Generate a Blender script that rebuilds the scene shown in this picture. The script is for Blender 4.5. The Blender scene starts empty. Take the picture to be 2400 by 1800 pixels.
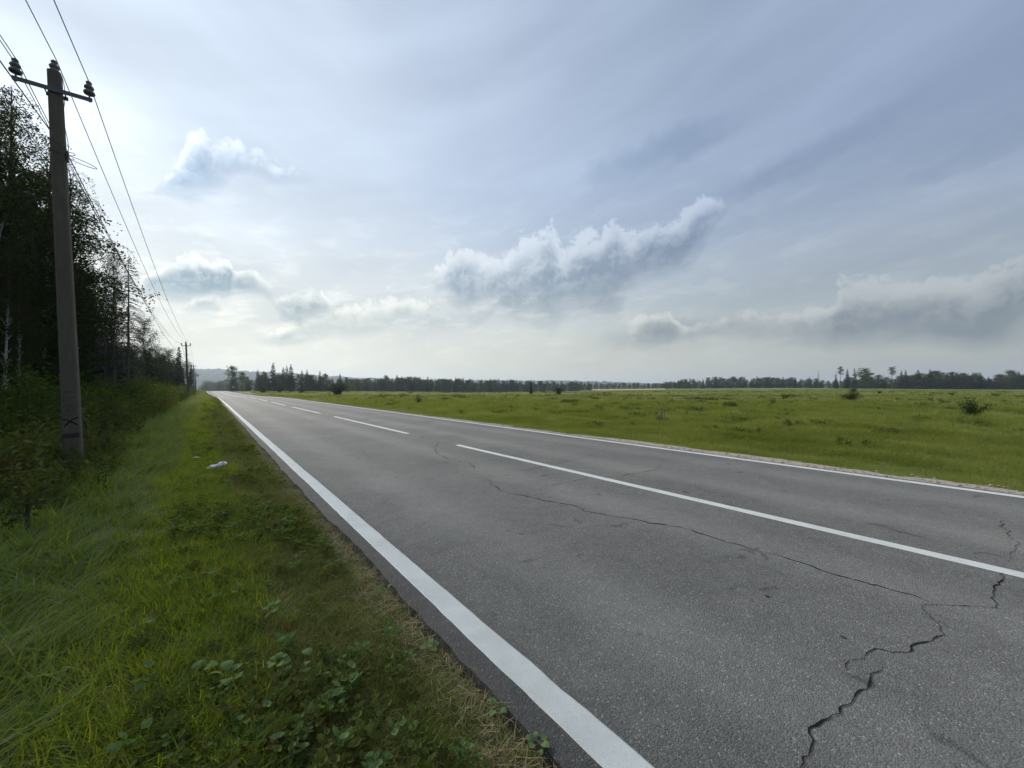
import bpy, math, random
import numpy as np
from mathutils import Vector, Matrix

# ------------------------------------------------------------------ camera, sky, sun, exposure
sc = bpy.context.scene
R = math.radians
FPX, CX, HY = 901.0, 1200.0, 908.0            # focal length and horizon of the 2400 px wide photograph
EYE = 1.45
cam_d = bpy.data.cameras.new('camera')
cam = bpy.data.objects.new('camera', cam_d)
sc.collection.objects.link(cam)
cam_d.sensor_width = 36.0
cam_d.lens = 36.0 * FPX / 2400.0
cam_d.clip_start = 0.05
cam_d.clip_end = 20000.0
cam.location = (0, 0, EYE)
cam.rotation_euler = (R(90.5), 0, 0)
sc.camera = cam
sc.view_settings.view_transform = 'Standard'
sc.view_settings.look = 'None'
sc.view_settings.gamma = 1.0
sc.view_settings.use_curve_mapping = False
sc.view_settings.exposure = 0.78
sc.cycles.use_denoising = True
sc.cycles.max_bounces = 6
sc.cycles.diffuse_bounces = 2
sc.cycles.glossy_bounces = 2
sc.cycles.transmission_bounces = 3
sc.cycles.volume_bounces = 0
sc.cycles.use_adaptive_sampling = True
sc.cycles.adaptive_threshold = 0.02

SUN_AZ, SUN_EL = R(-52.0), R(24.5)
SUN = Vector((math.sin(SUN_AZ) * math.cos(SUN_EL), math.cos(SUN_AZ) * math.cos(SUN_EL), math.sin(SUN_EL)))
sun_d = bpy.data.lights.new('sun', 'SUN')
sun_d.energy = 2.6
sun_d.angle = R(12.0)
sun_d.color = (1.0, 0.95, 0.86)
sun = bpy.data.objects.new('sun', sun_d)
sun.rotation_euler = (-SUN).to_track_quat('-Z', 'Y').to_euler()
sun.location = SUN * 60
sc.collection.objects.link(sun)


class G:
    """small helper that writes shader node graphs as expressions"""
    def __init__(s, nt):
        s.nt = nt
    def node(s, t, **kw):
        n = s.nt.nodes.new(t)
        for k, v in kw.items():
            setattr(n, k, v)
        return n
    def put(s, sock, v):
        if isinstance(v, bpy.types.NodeSocket):
            s.nt.links.new(v, sock)
        elif v is not None:
            if isinstance(v, (tuple, list)) and len(v) == 3 and len(getattr(sock, 'default_value', (0, 0, 0))) == 4:
                v = (*v, 1.0)
            sock.default_value = v
    def m(s, op, a, b=None, c=None, clamp=False):
        n = s.node('ShaderNodeMath', operation=op, use_clamp=clamp)
        s.put(n.inputs[0], a); s.put(n.inputs[1], b)
        if c is not None:
            s.put(n.inputs[2], c)
        return n.outputs[0]
    def add(s, a, b): return s.m('ADD', a, b)
    def sub(s, a, b): return s.m('SUBTRACT', a, b)
    def mul(s, a, b): return s.m('MULTIPLY', a, b)
    def mad(s, a, b, c): return s.m('MULTIPLY_ADD', a, b, c)
    def pw(s, a, b): return s.m('POWER', a, b)
    def v(s, op, a, b=None, scale=None):
        n = s.node('ShaderNodeVectorMath', operation=op)
        s.put(n.inputs[0], a)
        if b is not None: s.put(n.inputs[1], b)
        if scale is not None: s.put(n.inputs['Scale'], scale)
        return n.outputs['Value'] if op in ('DOT_PRODUCT', 'LENGTH', 'DISTANCE') else n.outputs[0]
    def comb(s, x, y, z=0.0):
        n = s.node('ShaderNodeCombineXYZ')
        s.put(n.inputs[0], x); s.put(n.inputs[1], y); s.put(n.inputs[2], z)
        return n.outputs[0]
    def sep(s, a):
        n = s.node('ShaderNodeSeparateXYZ'); s.put(n.inputs[0], a)
        return n.outputs
    def step(s, x, lo, hi, smooth=True, a=0.0, b=1.0):
        n = s.node('ShaderNodeMapRange', interpolation_type='SMOOTHSTEP' if smooth else 'LINEAR')
        s.put(n.inputs[0], x)
        for i, q in enumerate((lo, hi, a, b)):
            s.put(n.inputs[i + 1], q)
        return n.outputs[0]
    def noise(s, vec, scale, detail=4.0, rough=0.55, dist=0.0, color=False, lac=2.0):
        n = s.node('ShaderNodeTexNoise')
        s.put(n.inputs['Vector'], vec)
        s.put(n.inputs['Scale'], scale); s.put(n.inputs['Detail'], detail)
        s.put(n.inputs['Roughness'], rough); s.put(n.inputs['Distortion'], dist); s.put(n.inputs['Lacunarity'], lac)
        return n.outputs['Color' if color else 'Fac']
    def mapping(s, vec, loc=(0, 0, 0), rot=0.0, scale=(1, 1, 1), kind='TEXTURE'):
        n = s.node('ShaderNodeMapping', vector_type=kind)
        s.put(n.inputs[0], vec)
        n.inputs['Location'].default_value = loc
        n.inputs['Rotation'].default_value = (0, 0, rot)
        n.inputs['Scale'].default_value = scale
        return n.outputs[0]
    def mix(s, f, a, b, blend='MIX'):
        n = s.node('ShaderNodeMix', data_type='RGBA', blend_type=blend)
        s.put(n.inputs['Factor'], f); s.put(n.inputs['A'], a); s.put(n.inputs['B'], b)
        return n.outputs['Result']


def azel(x, y):
    """direction (azimuth from +Y, elevation) of a point of the 2400 px photograph"""
    a = math.atan2(x - CX, FPX)
    return a, math.atan2(HY - y, math.hypot(x - CX, FPX))


# three cloud decks; along each: photo x, top y, base y and weight of the cumulus there (below zero: clear sky)
DECKS = [
    [(300, 400, 450, -.7), (330, 418, 442, .0), (350, 402, 444, .5), (385, 382, 442, .75), (415, 345, 440, .8), (435, 305, 438, .9), (485, 296, 434, .9),
     (520, 312, 425, .8), (555, 318, 405, .5), (590, 335, 400, .25), (650, 350, 425, -.2), (700, 380, 430, -.4), (1370, 340, 420, -.6), (1430, 345, 425, -.9),
     (1500, 312, 415, -.9), (1580, 292, 395, -.8), (1680, 285, 372, -.8), (1780, 275, 345, -.9), (1900, 265, 330, -.4), (2100, 260, 330, -.5), (2400, 250, 330, -.3)],
    [(290, 625, 680, -.6), (335, 622, 682, .8), (380, 612, 685, 1.0), (425, 588, 688, 1.1), (455, 585, 690, 1.2), (490, 612, 690, 1.0), (530, 598, 686, 1.1), (550, 625, 680, .8), (590, 622, 672, .9),
     (648, 660, 720, -.1), (662, 672, 738, .7), (705, 648, 746, 1.05), (752, 664, 735, .9), (785, 690, 740, .1), (850, 660, 740, -.5),
     (1000, 610, 680, -.3), (1030, 590, 690, .4), (1075, 565, 700, .9), (1170, 575, 705, .9), (1250, 545, 712, 1.0), (1290, 500, 712, 1.2), (1325, 560, 705, .95),
     (1390, 535, 690, 1.1), (1435, 475, 680, 1.2), (1475, 530, 655, 1.1), (1580, 510, 610, 1.1), (1650, 445, 570, 1.0), (1685, 440, 520, .4), (1715, 430, 500, -.4),
     (2100, 350, 420, -.8), (2400, 330, 400, -.4)],
    [(200, 720, 780, .2), (430, 700, 742, -.3), (455, 704, 742, .7), (485, 698, 744, .95), (515, 703, 742, .5), (530, 705, 745, -.7), (565, 755, 800, -.7), (650, 755, 805, .5), (760, 705, 780, .3),
     (850, 690, 775, .35), (960, 675, 760, .4), (1080, 695, 775, .2), (1165, 690, 725, .7), (1240, 675, 722, .85), (1310, 675, 712, .3), (1340, 680, 715, -.8), (1430, 745, 800, -.8),
     (1500, 735, 805, .8), (1570, 718, 798, .95), (1610, 745, 790, -.1), (1660, 738, 780, .5), (1740, 712, 782, .6), (1850, 715, 785, .5), (1930, 700, 785, .6),
     (1965, 655, 782, 1.1), (2030, 640, 775, 1.1), (2150, 650, 775, 1.05), (2300, 625, 775, 1.2), (2400, 580, 750, 1.2)],
]
AZ0, AZ1 = -0.96, 0.96
ELS = 0.8


def cloud_field(b, p):
    """signed cumulus field (env: decks, env_t: the same leaning to the flat dark bases)"""
    wob = b.noise(p, 10.0, 2.0, 0.55, color=True)
    q = b.v('MULTIPLY_ADD', wob, (0.07, 0.05, 0.0))
    q.node.inputs[2].default_value = (-0.035, -0.025, 0.0)
    q = b.v('ADD', q, p)
    qx, qy, _ = b.sep(q)
    f = b.step(qx, AZ0, AZ1, smooth=False)
    env = env_t = None
    for deck in DECKS:
        n = b.node('ShaderNodeValToRGB')
        b.put(n.inputs[0], f)
        r = n.color_ramp
        r.interpolation = 'LINEAR'
        for i, (x, yt, yb, w) in enumerate(deck):
            a, et = azel(x, yt)
            eb = azel(x, yb)[1]
            e = r.elements[i] if i < 2 else r.elements.new(0.999)
            e.position = (a - AZ0) / (AZ1 - AZ0)
            e.color = ((et + eb) / 2 / ELS, (et - eb) / 2 / ELS, (w + 1) / 3, 1.0)
        rc, gc, bc = b.sep(n.outputs[0])
        v = b.m('DIVIDE', b.sub(qy, b.mul(rc, ELS)), b.mul(gc, ELS * 1.05))
        t = b.sub(b.mad(v, v, 0.86), b.mul(bc, 3.0))
        tt = b.mad(v, 0.95, t)
        env = t if env is None else b.m('MINIMUM', env, t)
        env_t = tt if env_t is None else b.m('MINIMUM', env_t, tt)
    return env, env_t


world = bpy.data.worlds.new('World')
sc.world = world
world.use_nodes = True
W = G(world.node_tree)
bg = world.node_tree.nodes['Background']
nish = W.node('ShaderNodeTexSky', sky_type='NISHITA', sun_disc=False, sun_elevation=SUN_EL, sun_rotation=SUN_AZ,
              dust_density=2.0, air_density=1.0, ozone_density=1.5)
d = W.node('ShaderNodeTexCoord').outputs['Generated']
x_, y_, z_ = W.sep(d)
zc = W.m('MAXIMUM', z_, 0.0)
az_ = W.m('ARCTAN2', x_, y_)
el_ = W.m('ARCSINE', zc)
P = W.comb(az_, el_)
cs = W.v('DOT_PRODUCT', d, tuple(SUN))
hc = W.mad(cs, 0.5, 0.5)
broad = W.pw(hc, 3.0)
lobe = W.add(W.mul(W.pw(hc, 26.0), 0.05), W.mul(W.pw(hc, 150.0), 0.25))
low = W.step(el_, 0.50, 0.02)                               # towards the horizon the veil turns grey-cream
veil = W.v('ADD', W.mix(low, (0.255, 0.325, 0.470), (0.325, 0.352, 0.345)),
           W.v('ADD', W.v('SCALE', W.mix(low, (0.33, 0.365, 0.355), (0.53, 0.50, 0.385)), scale=broad), W.v('SCALE', (1.0, 0.97, 0.90), scale=lobe)))
# thin streaky cloud sheets, rising to the right
def turned(slope, la, lb):
    c, s_ = math.cos(slope), math.sin(slope)
    return W.comb(W.v('DOT_PRODUCT', P, (c / la, s_ / la, 0)), W.v('DOT_PRODUCT', P, (-s_ / lb, c / lb, 0)))
st = W.noise(turned(R(13), 1.3, 0.26), 1.6, 4.0, 0.52)
st2 = W.noise(turned(R(-24), 1.2, 0.16), 1.3, 3.0, 0.5)
left = W.step(az_, -0.2, -0.65)
streak = W.add(W.mul(W.sub(st, 0.5), 1.0), W.mul(W.mul(W.sub(st2, 0.5), left), 0.8))
veil = W.v('SCALE', veil, scale=W.mad(streak, 0.42, 1.0))
base = W.mix(W.m('MAXIMUM', W.mad(streak, 0.5, 0.70), W.mul(low, 0.92)), W.v('MINIMUM', W.v('SCALE', nish.outputs[0], scale=0.1), (0.44, 0.51, 0.60)), veil)
# cumulus: density from the lumps, light from the relief of the noise towards the sun
E0, E1 = cloud_field(W, P)
def puffs(vec):
    n = W.node('ShaderNodeTexVoronoi', voronoi_dimensions='2D', feature='F1', normalize=False)
    W.put(n.inputs['Vector'], vec)
    for k, q in (('Scale', 21.0), ('Detail', 2.0), ('Roughness', 0.66), ('Lacunarity', 2.3)):
        n.inputs[k].default_value = q
    return n.outputs['Distance']
warp = W.noise(P, 20.0, 3.0, 0.6, color=True)
PW = W.v('MULTIPLY_ADD', warp, (0.055, 0.045, 0.0)); PW.node.inputs[2].default_value = (-0.0275, -0.0225, 0.0)
PW = W.v('ADD', P, PW)
pf = puffs(PW)
pf2 = puffs(W.v('ADD', PW, (-0.010, 0.014, 0)))
nz = W.noise(P, 8.0, 5.0, 0.60)
tilt = W.m('MULTIPLY', W.sub(E1, E0), 1.05, clamp=False)              # +1 at cloud tops, -1 at the bases
tilt = W.m('MAXIMUM', W.m('MINIMUM', tilt, 1.0), -1.0)
rim = W.mad(tilt, 0.60, 0.70)                                         # tops are knobbly, bases smooth
nn = W.add(W.mul(W.mul(W.sub(0.62, pf), rim), 0.80), W.mad(W.sub(nz, 0.5), 3.1, W.mad(rim, -0.35, 0.40)))
F0 = W.sub(nn, W.m('MINIMUM', E0, 1.5))
FT = W.sub(W.mul(W.sub(nz, 0.5), 1.8), W.m('MINIMUM', E1, 1.5))
dens = W.step(F0, 0.0, W.mad(tilt, -0.12, 0.74))
thick = W.step(FT, 0.0, 1.6)
lit = W.step(W.sub(pf2, pf), -0.36, 0.55)
core = W.v('MULTIPLY', veil, W.mix(W.pw(hc, 4.0), (0.47, 0.53, 0.61), (0.35, 0.47, 0.58)))
edge = W.v('ADD', W.v('SCALE', veil, scale=1.08), W.v('SCALE', (0.11, 0.10, 0.08), scale=W.pw(hc, 1.5)))
body = W.step(W.add(tilt, W.mul(W.sub(nz, 0.5), 1.8)), W.mad(hc, 1.0, 0.30), W.mad(hc, 0.95, -0.75))           # grey body below the bright tops
shade = W.m('MULTIPLY', W.mul(thick, body), W.mad(W.mul(lit, rim), -0.50, 1.0), clamp=True)
ccol = W.mix(shade, edge, core)
soft = W.step(FT, -0.25, 1.35)                              # smooth grey sheets around and below the lumps
for (x, y, a, h, slope, w) in ((1545, 352, 200, 52, 11, .95), (1860, 385, 300, 40, 11, .75), (2120, 725, 460, 48, 6, .9), (1400, 655, 330, 42, 15, .8), (2350, 330, 300, 50, 8, .6), (800, 760, 330, 40, 0, .3), (1560, 780, 190, 30, 5, .8)):
    az, el = azel(x, y)
    kx = (azel(x + 10, y)[0] - az) / 10.0
    ky = (azel(x, y - 10)[1] - el) / 10.0
    rot = math.atan2(math.tan(R(slope)) * ky, kx)
    c, s_ = math.cos(rot), math.sin(rot)
    A, B = a * kx, h * ky
    PQ = W.v('ADD', PW, (0, 0, 1))
    u = W.v('DOT_PRODUCT', PQ, (c / A, s_ / A, -(c * az + s_ * el) / A))
    v_ = W.v('DOT_PRODUCT', PQ, (-s_ / B, c / B, -(-s_ * az + c * el) / B))
    q = W.sub(W.add(W.mul(W.sub(nz, 0.5), 1.5), 1.15), W.mad(u, u, W.mul(v_, v_)))
    soft = W.m('MAXIMUM', soft, W.mul(W.step(q, -0.1, 1.5), w))
base = W.mix(W.mul(soft, 0.62), base, W.v('SCALE', core, scale=1.04))
wn = W.noise(turned(R(7), 0.30, 0.10), 3.2, 5.0, 0.60)                # thin broken sheets low over the land
wisp = W.mul(W.mul(W.step(wn, 0.47, 0.70), W.step(el_, 0.0, 0.10)), W.step(el_, 0.60, 0.12))
base = W.mix(W.mul(wisp, W.mad(hc, 0.45, 0.05)), base, W.v('ADD', edge, (0.03, 0.025, 0.01)))
skycol = W.mix(W.mul(dens, W.mad(hc, 0.22, 0.70)), base, ccol)
W.put(bg.inputs[0], W.v('SCALE', skycol, scale=7.15))
bg.inputs[1].default_value = 0.1
world.cycles.sampling_method = 'MANUAL'
world.cycles.sample_map_resolution = 512

# ------------------------------------------------------------------ coordinates, terrain
rng = np.random.default_rng(7)
random.seed(7)
col = sc.collection
UX, UY = -0.621, 0.784                         # along the road
NX, NY = 0.784, 0.621                          # across it, to the right
EDGE_L, EDGE_R = 1.05, 8.64                    # asphalt edges, metres right of the camera


def bend(s):
    s = np.asarray(s, float)
    t = np.clip(s - 65.0, 0, None)
    return -0.0155 * t * t / (t + 25.0)


def LS(l, s):
    """(lateral, along) -> x, y"""
    q = np.asarray(l, float) + bend(s)
    s = np.asarray(s, float)
    return q * NX + s * UX, q * NY + s * UY


def toLS(x, y):
    s = x * UX + y * UY
    return x * NX + y * NY - bend(s), s


def sstep(a, b, x):
    t = np.clip((np.asarray(x, float) - a) / (b - a), 0, 1)
    return t * t * (3 - 2 * t)


_ss = np.arange(-3000.0, 7000.0, 2.0)
_zz = np.interp(_ss, [-3000, 0, 62, 74, 92, 128, 166, 223, 260, 320, 500, 800, 2000, 7000],
                [0, 0, 0, -.10, -.32, -.48, -.33, -.20, -.7, -3.2, -13, -22, -24, -30])
_zz = np.convolve(np.pad(_zz, 4, mode='edge'), np.ones(9) / 9, 'valid')


def road_z(s):
    return np.interp(s, _ss, _zz)


# field heights read off the photograph: picture x, depth, height
_ctl = []
for px in range(600, 2500, 200):
    for dep in (15, 35, 70):
        _ctl.append((px, dep, -.12))
_ctl += [(640, 250, -1.1), (800, 270, -1.3), (950, 320, -2.3), (1100, 380, -3.8), (1250, 400, -4.9), (1400, 420, -3.9), (1400, 600, -1.5), (1520, 600, -1.0),
         (1250, 620, -3.0), (1600, 500, -.2), (1750, 460, .6), (1900, 420, 1.0), (2050, 380, .3), (2200, 360, -.4), (2400, 330, -.6), (2600, 330, -.8), (1250, 150, -.5),
         (1600, 150, -.1), (2000, 150, -.05), (2400, 150, -.2), (900, 150, -.45), (1250, 240, -2.0), (1600, 300, -.3), (2000, 260, .3), (1500, 300, -1.2)]
for px in range(200, 3000, 300):
    _ctl += [(px, 1100, -9.0), (px, 2500, -14.0), (px, 6000, -20.0)]
_C = np.array([((px - CX) / FPX * dep, dep, z) for px, dep, z in _ctl])
_C = np.vstack([_C, [(a * 3000, b * 3000, 0) for a in (-1, 0, 1) for b in (-1,)]])


def field_z(x, y):
    sh = np.shape(x)
    x, y = np.ravel(x), np.ravel(y)
    out = np.zeros(len(x))
    rad = np.hypot(_C[:, 0], _C[:, 1])
    for i in range(0, len(x), 20000):
        dx = x[i:i + 20000, None] - _C[None, :, 0]
        dy = y[i:i + 20000, None] - _C[None, :, 1]
        d2 = (dx * dx + dy * dy) / (rad * rad)[None]
        w = 1.0 / (d2 + 0.012) ** 2.2
        out[i:i + 20000] = (w * _C[None, :, 2]).sum(1) / w.sum(1)
    return out.reshape(sh)


_pl = np.array([-400, -60, -12, -6, -4, -2.6, -1.5, -.6, .8, 1.0, 1.35, 8.3, 8.62, 9.4, 11, 14, 25, 60, 400])
_pz = np.array([0, 0, -.15, -.36, -.42, -.24, -.09, -.03, -.015, -.03, -.16, -.16, -.05, -.08, -.20, -.22, -.12, 0, 0])


def ground_z(x, y):
    l, s = toLS(np.asarray(x, float), np.asarray(y, float))
    zr = road_z(s)
    w = sstep(9, 70, l)
    z = zr * (1 - w) + field_z(x, y) * w + np.interp(l, _pl, _pz)
    bump = np.where((l > 9.5) | (l < -1), 1.0, 0.25) * sstep(9.0, 11, np.abs(l - 4.8) + 4.4)
    amp = 0.05 + 0.17 * sstep(11, 30, l)
    z = z + bump * amp * (np.sin(x * .9 + 1.3 * np.sin(y * .37)) * np.sin(y * .8 + 1.1 * np.sin(x * .41)) * .5 + .5 * np.sin(x * .31 + 2) * np.sin(y * .27 + 1))
    return z


def gz(x, y):
    return float(ground_z(np.array([x]), np.array([y]))[0])


def on_ground(px, py):
    """ground point seen at a picture position"""
    dx, dz = (px - CX) / FPX, -(py - HY) / FPX
    t = np.geomspace(1.2, 2500, 6000)
    z = ground_z(dx * t, t)
    hit = np.nonzero(EYE + dz * t <= z)[0]
    k = hit[0] if len(hit) else len(t) - 1
    return dx * t[k], t[k], float(z[k])


def at(px, dep):
    x = (px - CX) / FPX * dep
    return x, dep, gz(x, dep)


# ------------------------------------------------------------------ object helpers
def tag(o, label=None, cat=None, group=None, kind=None):
    if label: o['label'] = label
    if cat: o['category'] = cat
    if group: o['group'] = group
    if kind: o['kind'] = kind
    return o


def empty(name, loc=(0, 0, 0), rz=0.0):
    o = bpy.data.objects.new(name, None)
    o.location = loc
    o.rotation_euler = (0, 0, rz)
    o.empty_display_size = 0.2
    col.objects.link(o)
    return o


def mesh_np(name, verts, faces, smooth=False):
    """faces: int array (n,3) or (n,4), or a list of such arrays"""
    me = bpy.data.meshes.new(name)
    fl = faces if isinstance(faces, list) else [faces]
    fl = [np.asarray(f, np.int32) for f in fl if len(f)]
    verts = np.asarray(verts, np.float32)
    me.vertices.add(len(verts))
    me.vertices.foreach_set('co', verts.ravel())
    loops = np.concatenate([f.ravel() for f in fl])
    tot = np.concatenate([np.full(len(f), f.shape[1], np.int32) for f in fl])
    start = np.concatenate([[0], np.cumsum(tot)[:-1]]).astype(np.int32)
    me.loops.add(len(loops))
    me.loops.foreach_set('vertex_index', loops)
    me.polygons.add(len(tot))
    me.polygons.foreach_set('loop_start', start)
    me.polygons.foreach_set('loop_total', tot)
    me.update(calc_edges=True)
    me.polygons.foreach_set('use_smooth', np.full(len(tot), smooth))
    return me


def link(name, me, mat=None, parent=None, loc=(0, 0, 0)):
    o = bpy.data.objects.new(name, me)
    if mat and not me.materials: me.materials.append(mat)
    o.location = loc
    if parent: o.parent = parent
    col.objects.link(o)
    return o


class Geo:
    def __init__(s):
        s.v, s.f, s.n = [], [], 0
    def add(s, v, f):
        v = np.asarray(v, float).reshape(-1, 3)
        s.v.append(v)
        s.f.append(np.asarray(f, np.int64) + s.n)
        s.n += len(v)
    def tube(s, pts, rad, sides=6, cap=True):
        pts = np.asarray(pts, float)
        n = len(pts)
        rad = np.broadcast_to(np.asarray(rad, float), (n,))
        t = np.gradient(pts, axis=0)
        t /= np.linalg.norm(t, axis=1, keepdims=True) + 1e-9
        ref = np.where(np.abs(t[:, 2:3]) > .9, np.array([[1., 0, 0]]), np.array([[0., 0, 1]]))
        a = np.cross(t, ref); a /= np.linalg.norm(a, axis=1, keepdims=True) + 1e-9
        b = np.cross(t, a)
        th = np.arange(sides) / sides * 2 * np.pi
        v = pts[:, None] + rad[:, None, None] * (np.cos(th)[None, :, None] * a[:, None] + np.sin(th)[None, :, None] * b[:, None])
        i = np.arange(n - 1)[:, None] * sides
        j = np.arange(sides)[None]
        k = (j + 1) % sides
        s.add(v, np.stack([i + j, i + k, i + k + sides, i + j + sides], -1).reshape(-1, 4))
        if cap and sides == 4:
            m = s.n - n * sides
            s.f.append(np.array([[m, m + 3, m + 2, m + 1]])); e = s.n - sides
            s.f.append(np.array([[e, e + 1, e + 2, e + 3]]))
        elif cap:
            for base, flip in ((s.n - n * sides, 1), (s.n - sides, 0)):
                s.v.append(pts[[0 if flip else -1]]); c = s.n; s.n += 1
                jj = base + np.arange(sides); kk = base + (np.arange(sides) + 1) % sides
                q = np.stack([kk, jj, np.full(sides, c), np.full(sides, c)], -1) if flip else np.stack([jj, kk, np.full(sides, c), np.full(sides, c)], -1)
                s.f.append(q[:, :3].copy())
    def box(s, lo, hi):
        x0, y0, z0 = lo; x1, y1, z1 = hi
        s.add([(x0, y0, z0), (x1, y0, z0), (x1, y1, z0), (x0, y1, z0), (x0, y0, z1), (x1, y0, z1), (x1, y1, z1), (x0, y1, z1)],
              [(0, 3, 2, 1), (4, 5, 6, 7), (0, 1, 5, 4), (1, 2, 6, 5), (2, 3, 7, 6), (3, 0, 4, 7)])
    def lathe(s, prof, sides=14, centre=(0, 0, 0)):
        prof = np.asarray(prof, float)
        th = np.arange(sides) / sides * 2 * np.pi
        v = np.stack([prof[:, None, 0] * np.cos(th), prof[:, None, 0] * np.sin(th), np.broadcast_to(prof[:, None, 1], (len(prof), sides))], -1) + np.asarray(centre)
        i = np.arange(len(prof) - 1)[:, None] * sides
        j = np.arange(sides)[None]; k = (j + 1) % sides
        s.add(v, np.stack([i + j, i + k, i + k + sides, i + j + sides], -1).reshape(-1, 4))
    def leaves(s, P, size, rg, aspect=0.6, flat=0.0, hang=0.0):
        """diamond leaf faces at points P; flat 1 = lying level, hang = share of tips pulled down"""
        n = len(P)
        a = rg.normal(size=(n, 3))
        a[:, 2] = a[:, 2] * (1 - flat) - hang * np.abs(rg.normal(size=n)) * 1.6
        a /= np.linalg.norm(a, axis=1, keepdims=True)
        r = rg.normal(size=(n, 3))
        r[:, 2] *= (1 - flat)
        b = np.cross(a, r); b /= np.linalg.norm(b, axis=1, keepdims=True) + 1e-9
        if flat > 0:
            b[:, 2] *= 1 - flat
        sz = (size * (0.7 + 0.6 * rg.random(n)))[:, None]
        v = np.stack([P, P + a * sz * .5 + b * sz * aspect * .5, P + a * sz, P + a * sz * .5 - b * sz * aspect * .5], 1)
        s.add(v, np.arange(4 * n).reshape(n, 4))
    def mesh(s, name, smooth=False):
        t = [f for f in s.f if f.shape[1] == 3]; q = [f for f in s.f if f.shape[1] == 4]
        fl = ([np.concatenate(t)] if t else []) + ([np.concatenate(q)] if q else [])
        return mesh_np(name, np.concatenate(s.v), fl, smooth)


# ------------------------------------------------------------------ materials
def material(name):
    m = bpy.data.materials.new(name)
    m.use_nodes = True
    m.node_tree.nodes.clear()
    g = G(m.node_tree)
    out = g.node('ShaderNodeOutputMaterial')
    return m, g, out


def principled(g, out, color, rough=0.8, spec=0.3, normal=None, metallic=0.0):
    p = g.node('ShaderNodeBsdfPrincipled')
    g.put(p.inputs['Base Color'], color)
    g.put(p.inputs['Roughness'], rough)
    g.put(p.inputs['Specular IOR Level'], spec)
    g.put(p.inputs['Metallic'], metallic)
    if normal is not None: g.put(p.inputs['Normal'], normal)
    g.put(out.inputs[0], p.outputs[0])
    return p


def bump(g, h, strength=0.5, dist=0.01):
    n = g.node('ShaderNodeBump')
    g.put(n.inputs['Strength'], strength); g.put(n.inputs['Distance'], dist); g.put(n.inputs['Height'], h)
    return n.outputs[0]


def plain(name, color, rough=0.8, spec=0.3, var=0.25, scale=8.0, metallic=0.0, bmp=0.0):
    m, g, out = material(name)
    tc = g.node('ShaderNodeTexCoord').outputs['Object']
    n = g.noise(tc, scale, 5.0, 0.6)
    c = g.mix(n, tuple(q * (1 - var) for q in color), tuple(min(1, q * (1 + var)) for q in color))
    principled(g, out, c, rough, spec, bump(g, n, bmp, 0.01) if bmp else None, metallic)
    return m


def leaf_mat(name, c1, c2, c3=None, trans=0.35, rough=0.75, patch=0.3, scale=0.6, tr_tint=(1.15, 1.1, 0.5), tree=False):
    """leaf or blade: random tint per leaf, patches over the ground or crown, light passing through"""
    m, g, out = material(name)
    geo = g.node('ShaderNodeNewGeometry')
    rnd = geo.outputs['Random Per Island']
    n = g.noise(geo.outputs['Position'], scale, 2.0, 0.6)
    f = g.m('ADD', g.mul(rnd, 1 - patch), g.mul(g.step(n, 0.3, 0.7), patch), clamp=True)
    c = g.mix(f, c1, c2)
    if tree:
        ob = g.node('ShaderNodeObjectInfo').outputs['Random']
        c = g.v('SCALE', c, scale=g.mad(ob, 0.8, 0.7))
    if c3 is not None:
        c = g.mix(g.step(rnd, 0.90, 0.95), c, c3)
    a = g.node('ShaderNodeBsdfPrincipled')
    g.put(a.inputs['Base Color'], c); g.put(a.inputs['Roughness'], rough); g.put(a.inputs['Specular IOR Level'], 0.06)
    t = g.node('ShaderNodeBsdfTranslucent')
    g.put(t.inputs[0], g.v('MULTIPLY', c, tr_tint))
    mx = g.node('ShaderNodeMixShader')
    g.put(mx.inputs[0], trans); g.put(mx.inputs[1], a.outputs[0]); g.put(mx.inputs[2], t.outputs[0])
    g.put(out.inputs[0], mx.outputs[0])
    return m


def ground_material():
    m, g, out = material('meadow_soil')
    pos = g.node('ShaderNodeNewGeometry').outputs['Position']
    l = g.v('DOT_PRODUCT', pos, (NX, NY, 0))
    big = g.noise(pos, 0.045, 4.0, 0.6)
    mid = g.noise(pos, 0.35, 4.0, 0.65, 0.5)
    fine = g.noise(pos, 5.0, 4.0, 0.7)
    grass = g.mix(g.step(big, 0.35, 0.65), (0.130, 0.165, 0.032), (0.205, 0.220, 0.070))
    grass = g.mix(g.step(mid, 0.52, 0.75), grass, (0.055, 0.080, 0.016))
    grass = g.mix(g.mul(fine, 0.5), grass, (0.10, 0.12, 0.05))
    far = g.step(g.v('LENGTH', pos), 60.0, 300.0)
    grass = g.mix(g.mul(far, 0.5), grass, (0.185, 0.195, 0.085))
    soil = g.mix(fine, (0.048, 0.050, 0.018), (0.115, 0.120, 0.040))
    verge = g.mul(g.step(l, -30.0, -1.0), g.step(l, 9.6, 9.2))
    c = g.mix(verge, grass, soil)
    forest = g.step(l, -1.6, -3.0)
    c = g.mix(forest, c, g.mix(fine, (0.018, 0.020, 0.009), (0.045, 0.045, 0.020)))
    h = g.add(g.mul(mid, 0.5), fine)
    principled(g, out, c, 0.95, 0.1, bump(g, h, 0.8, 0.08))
    return m


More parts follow.
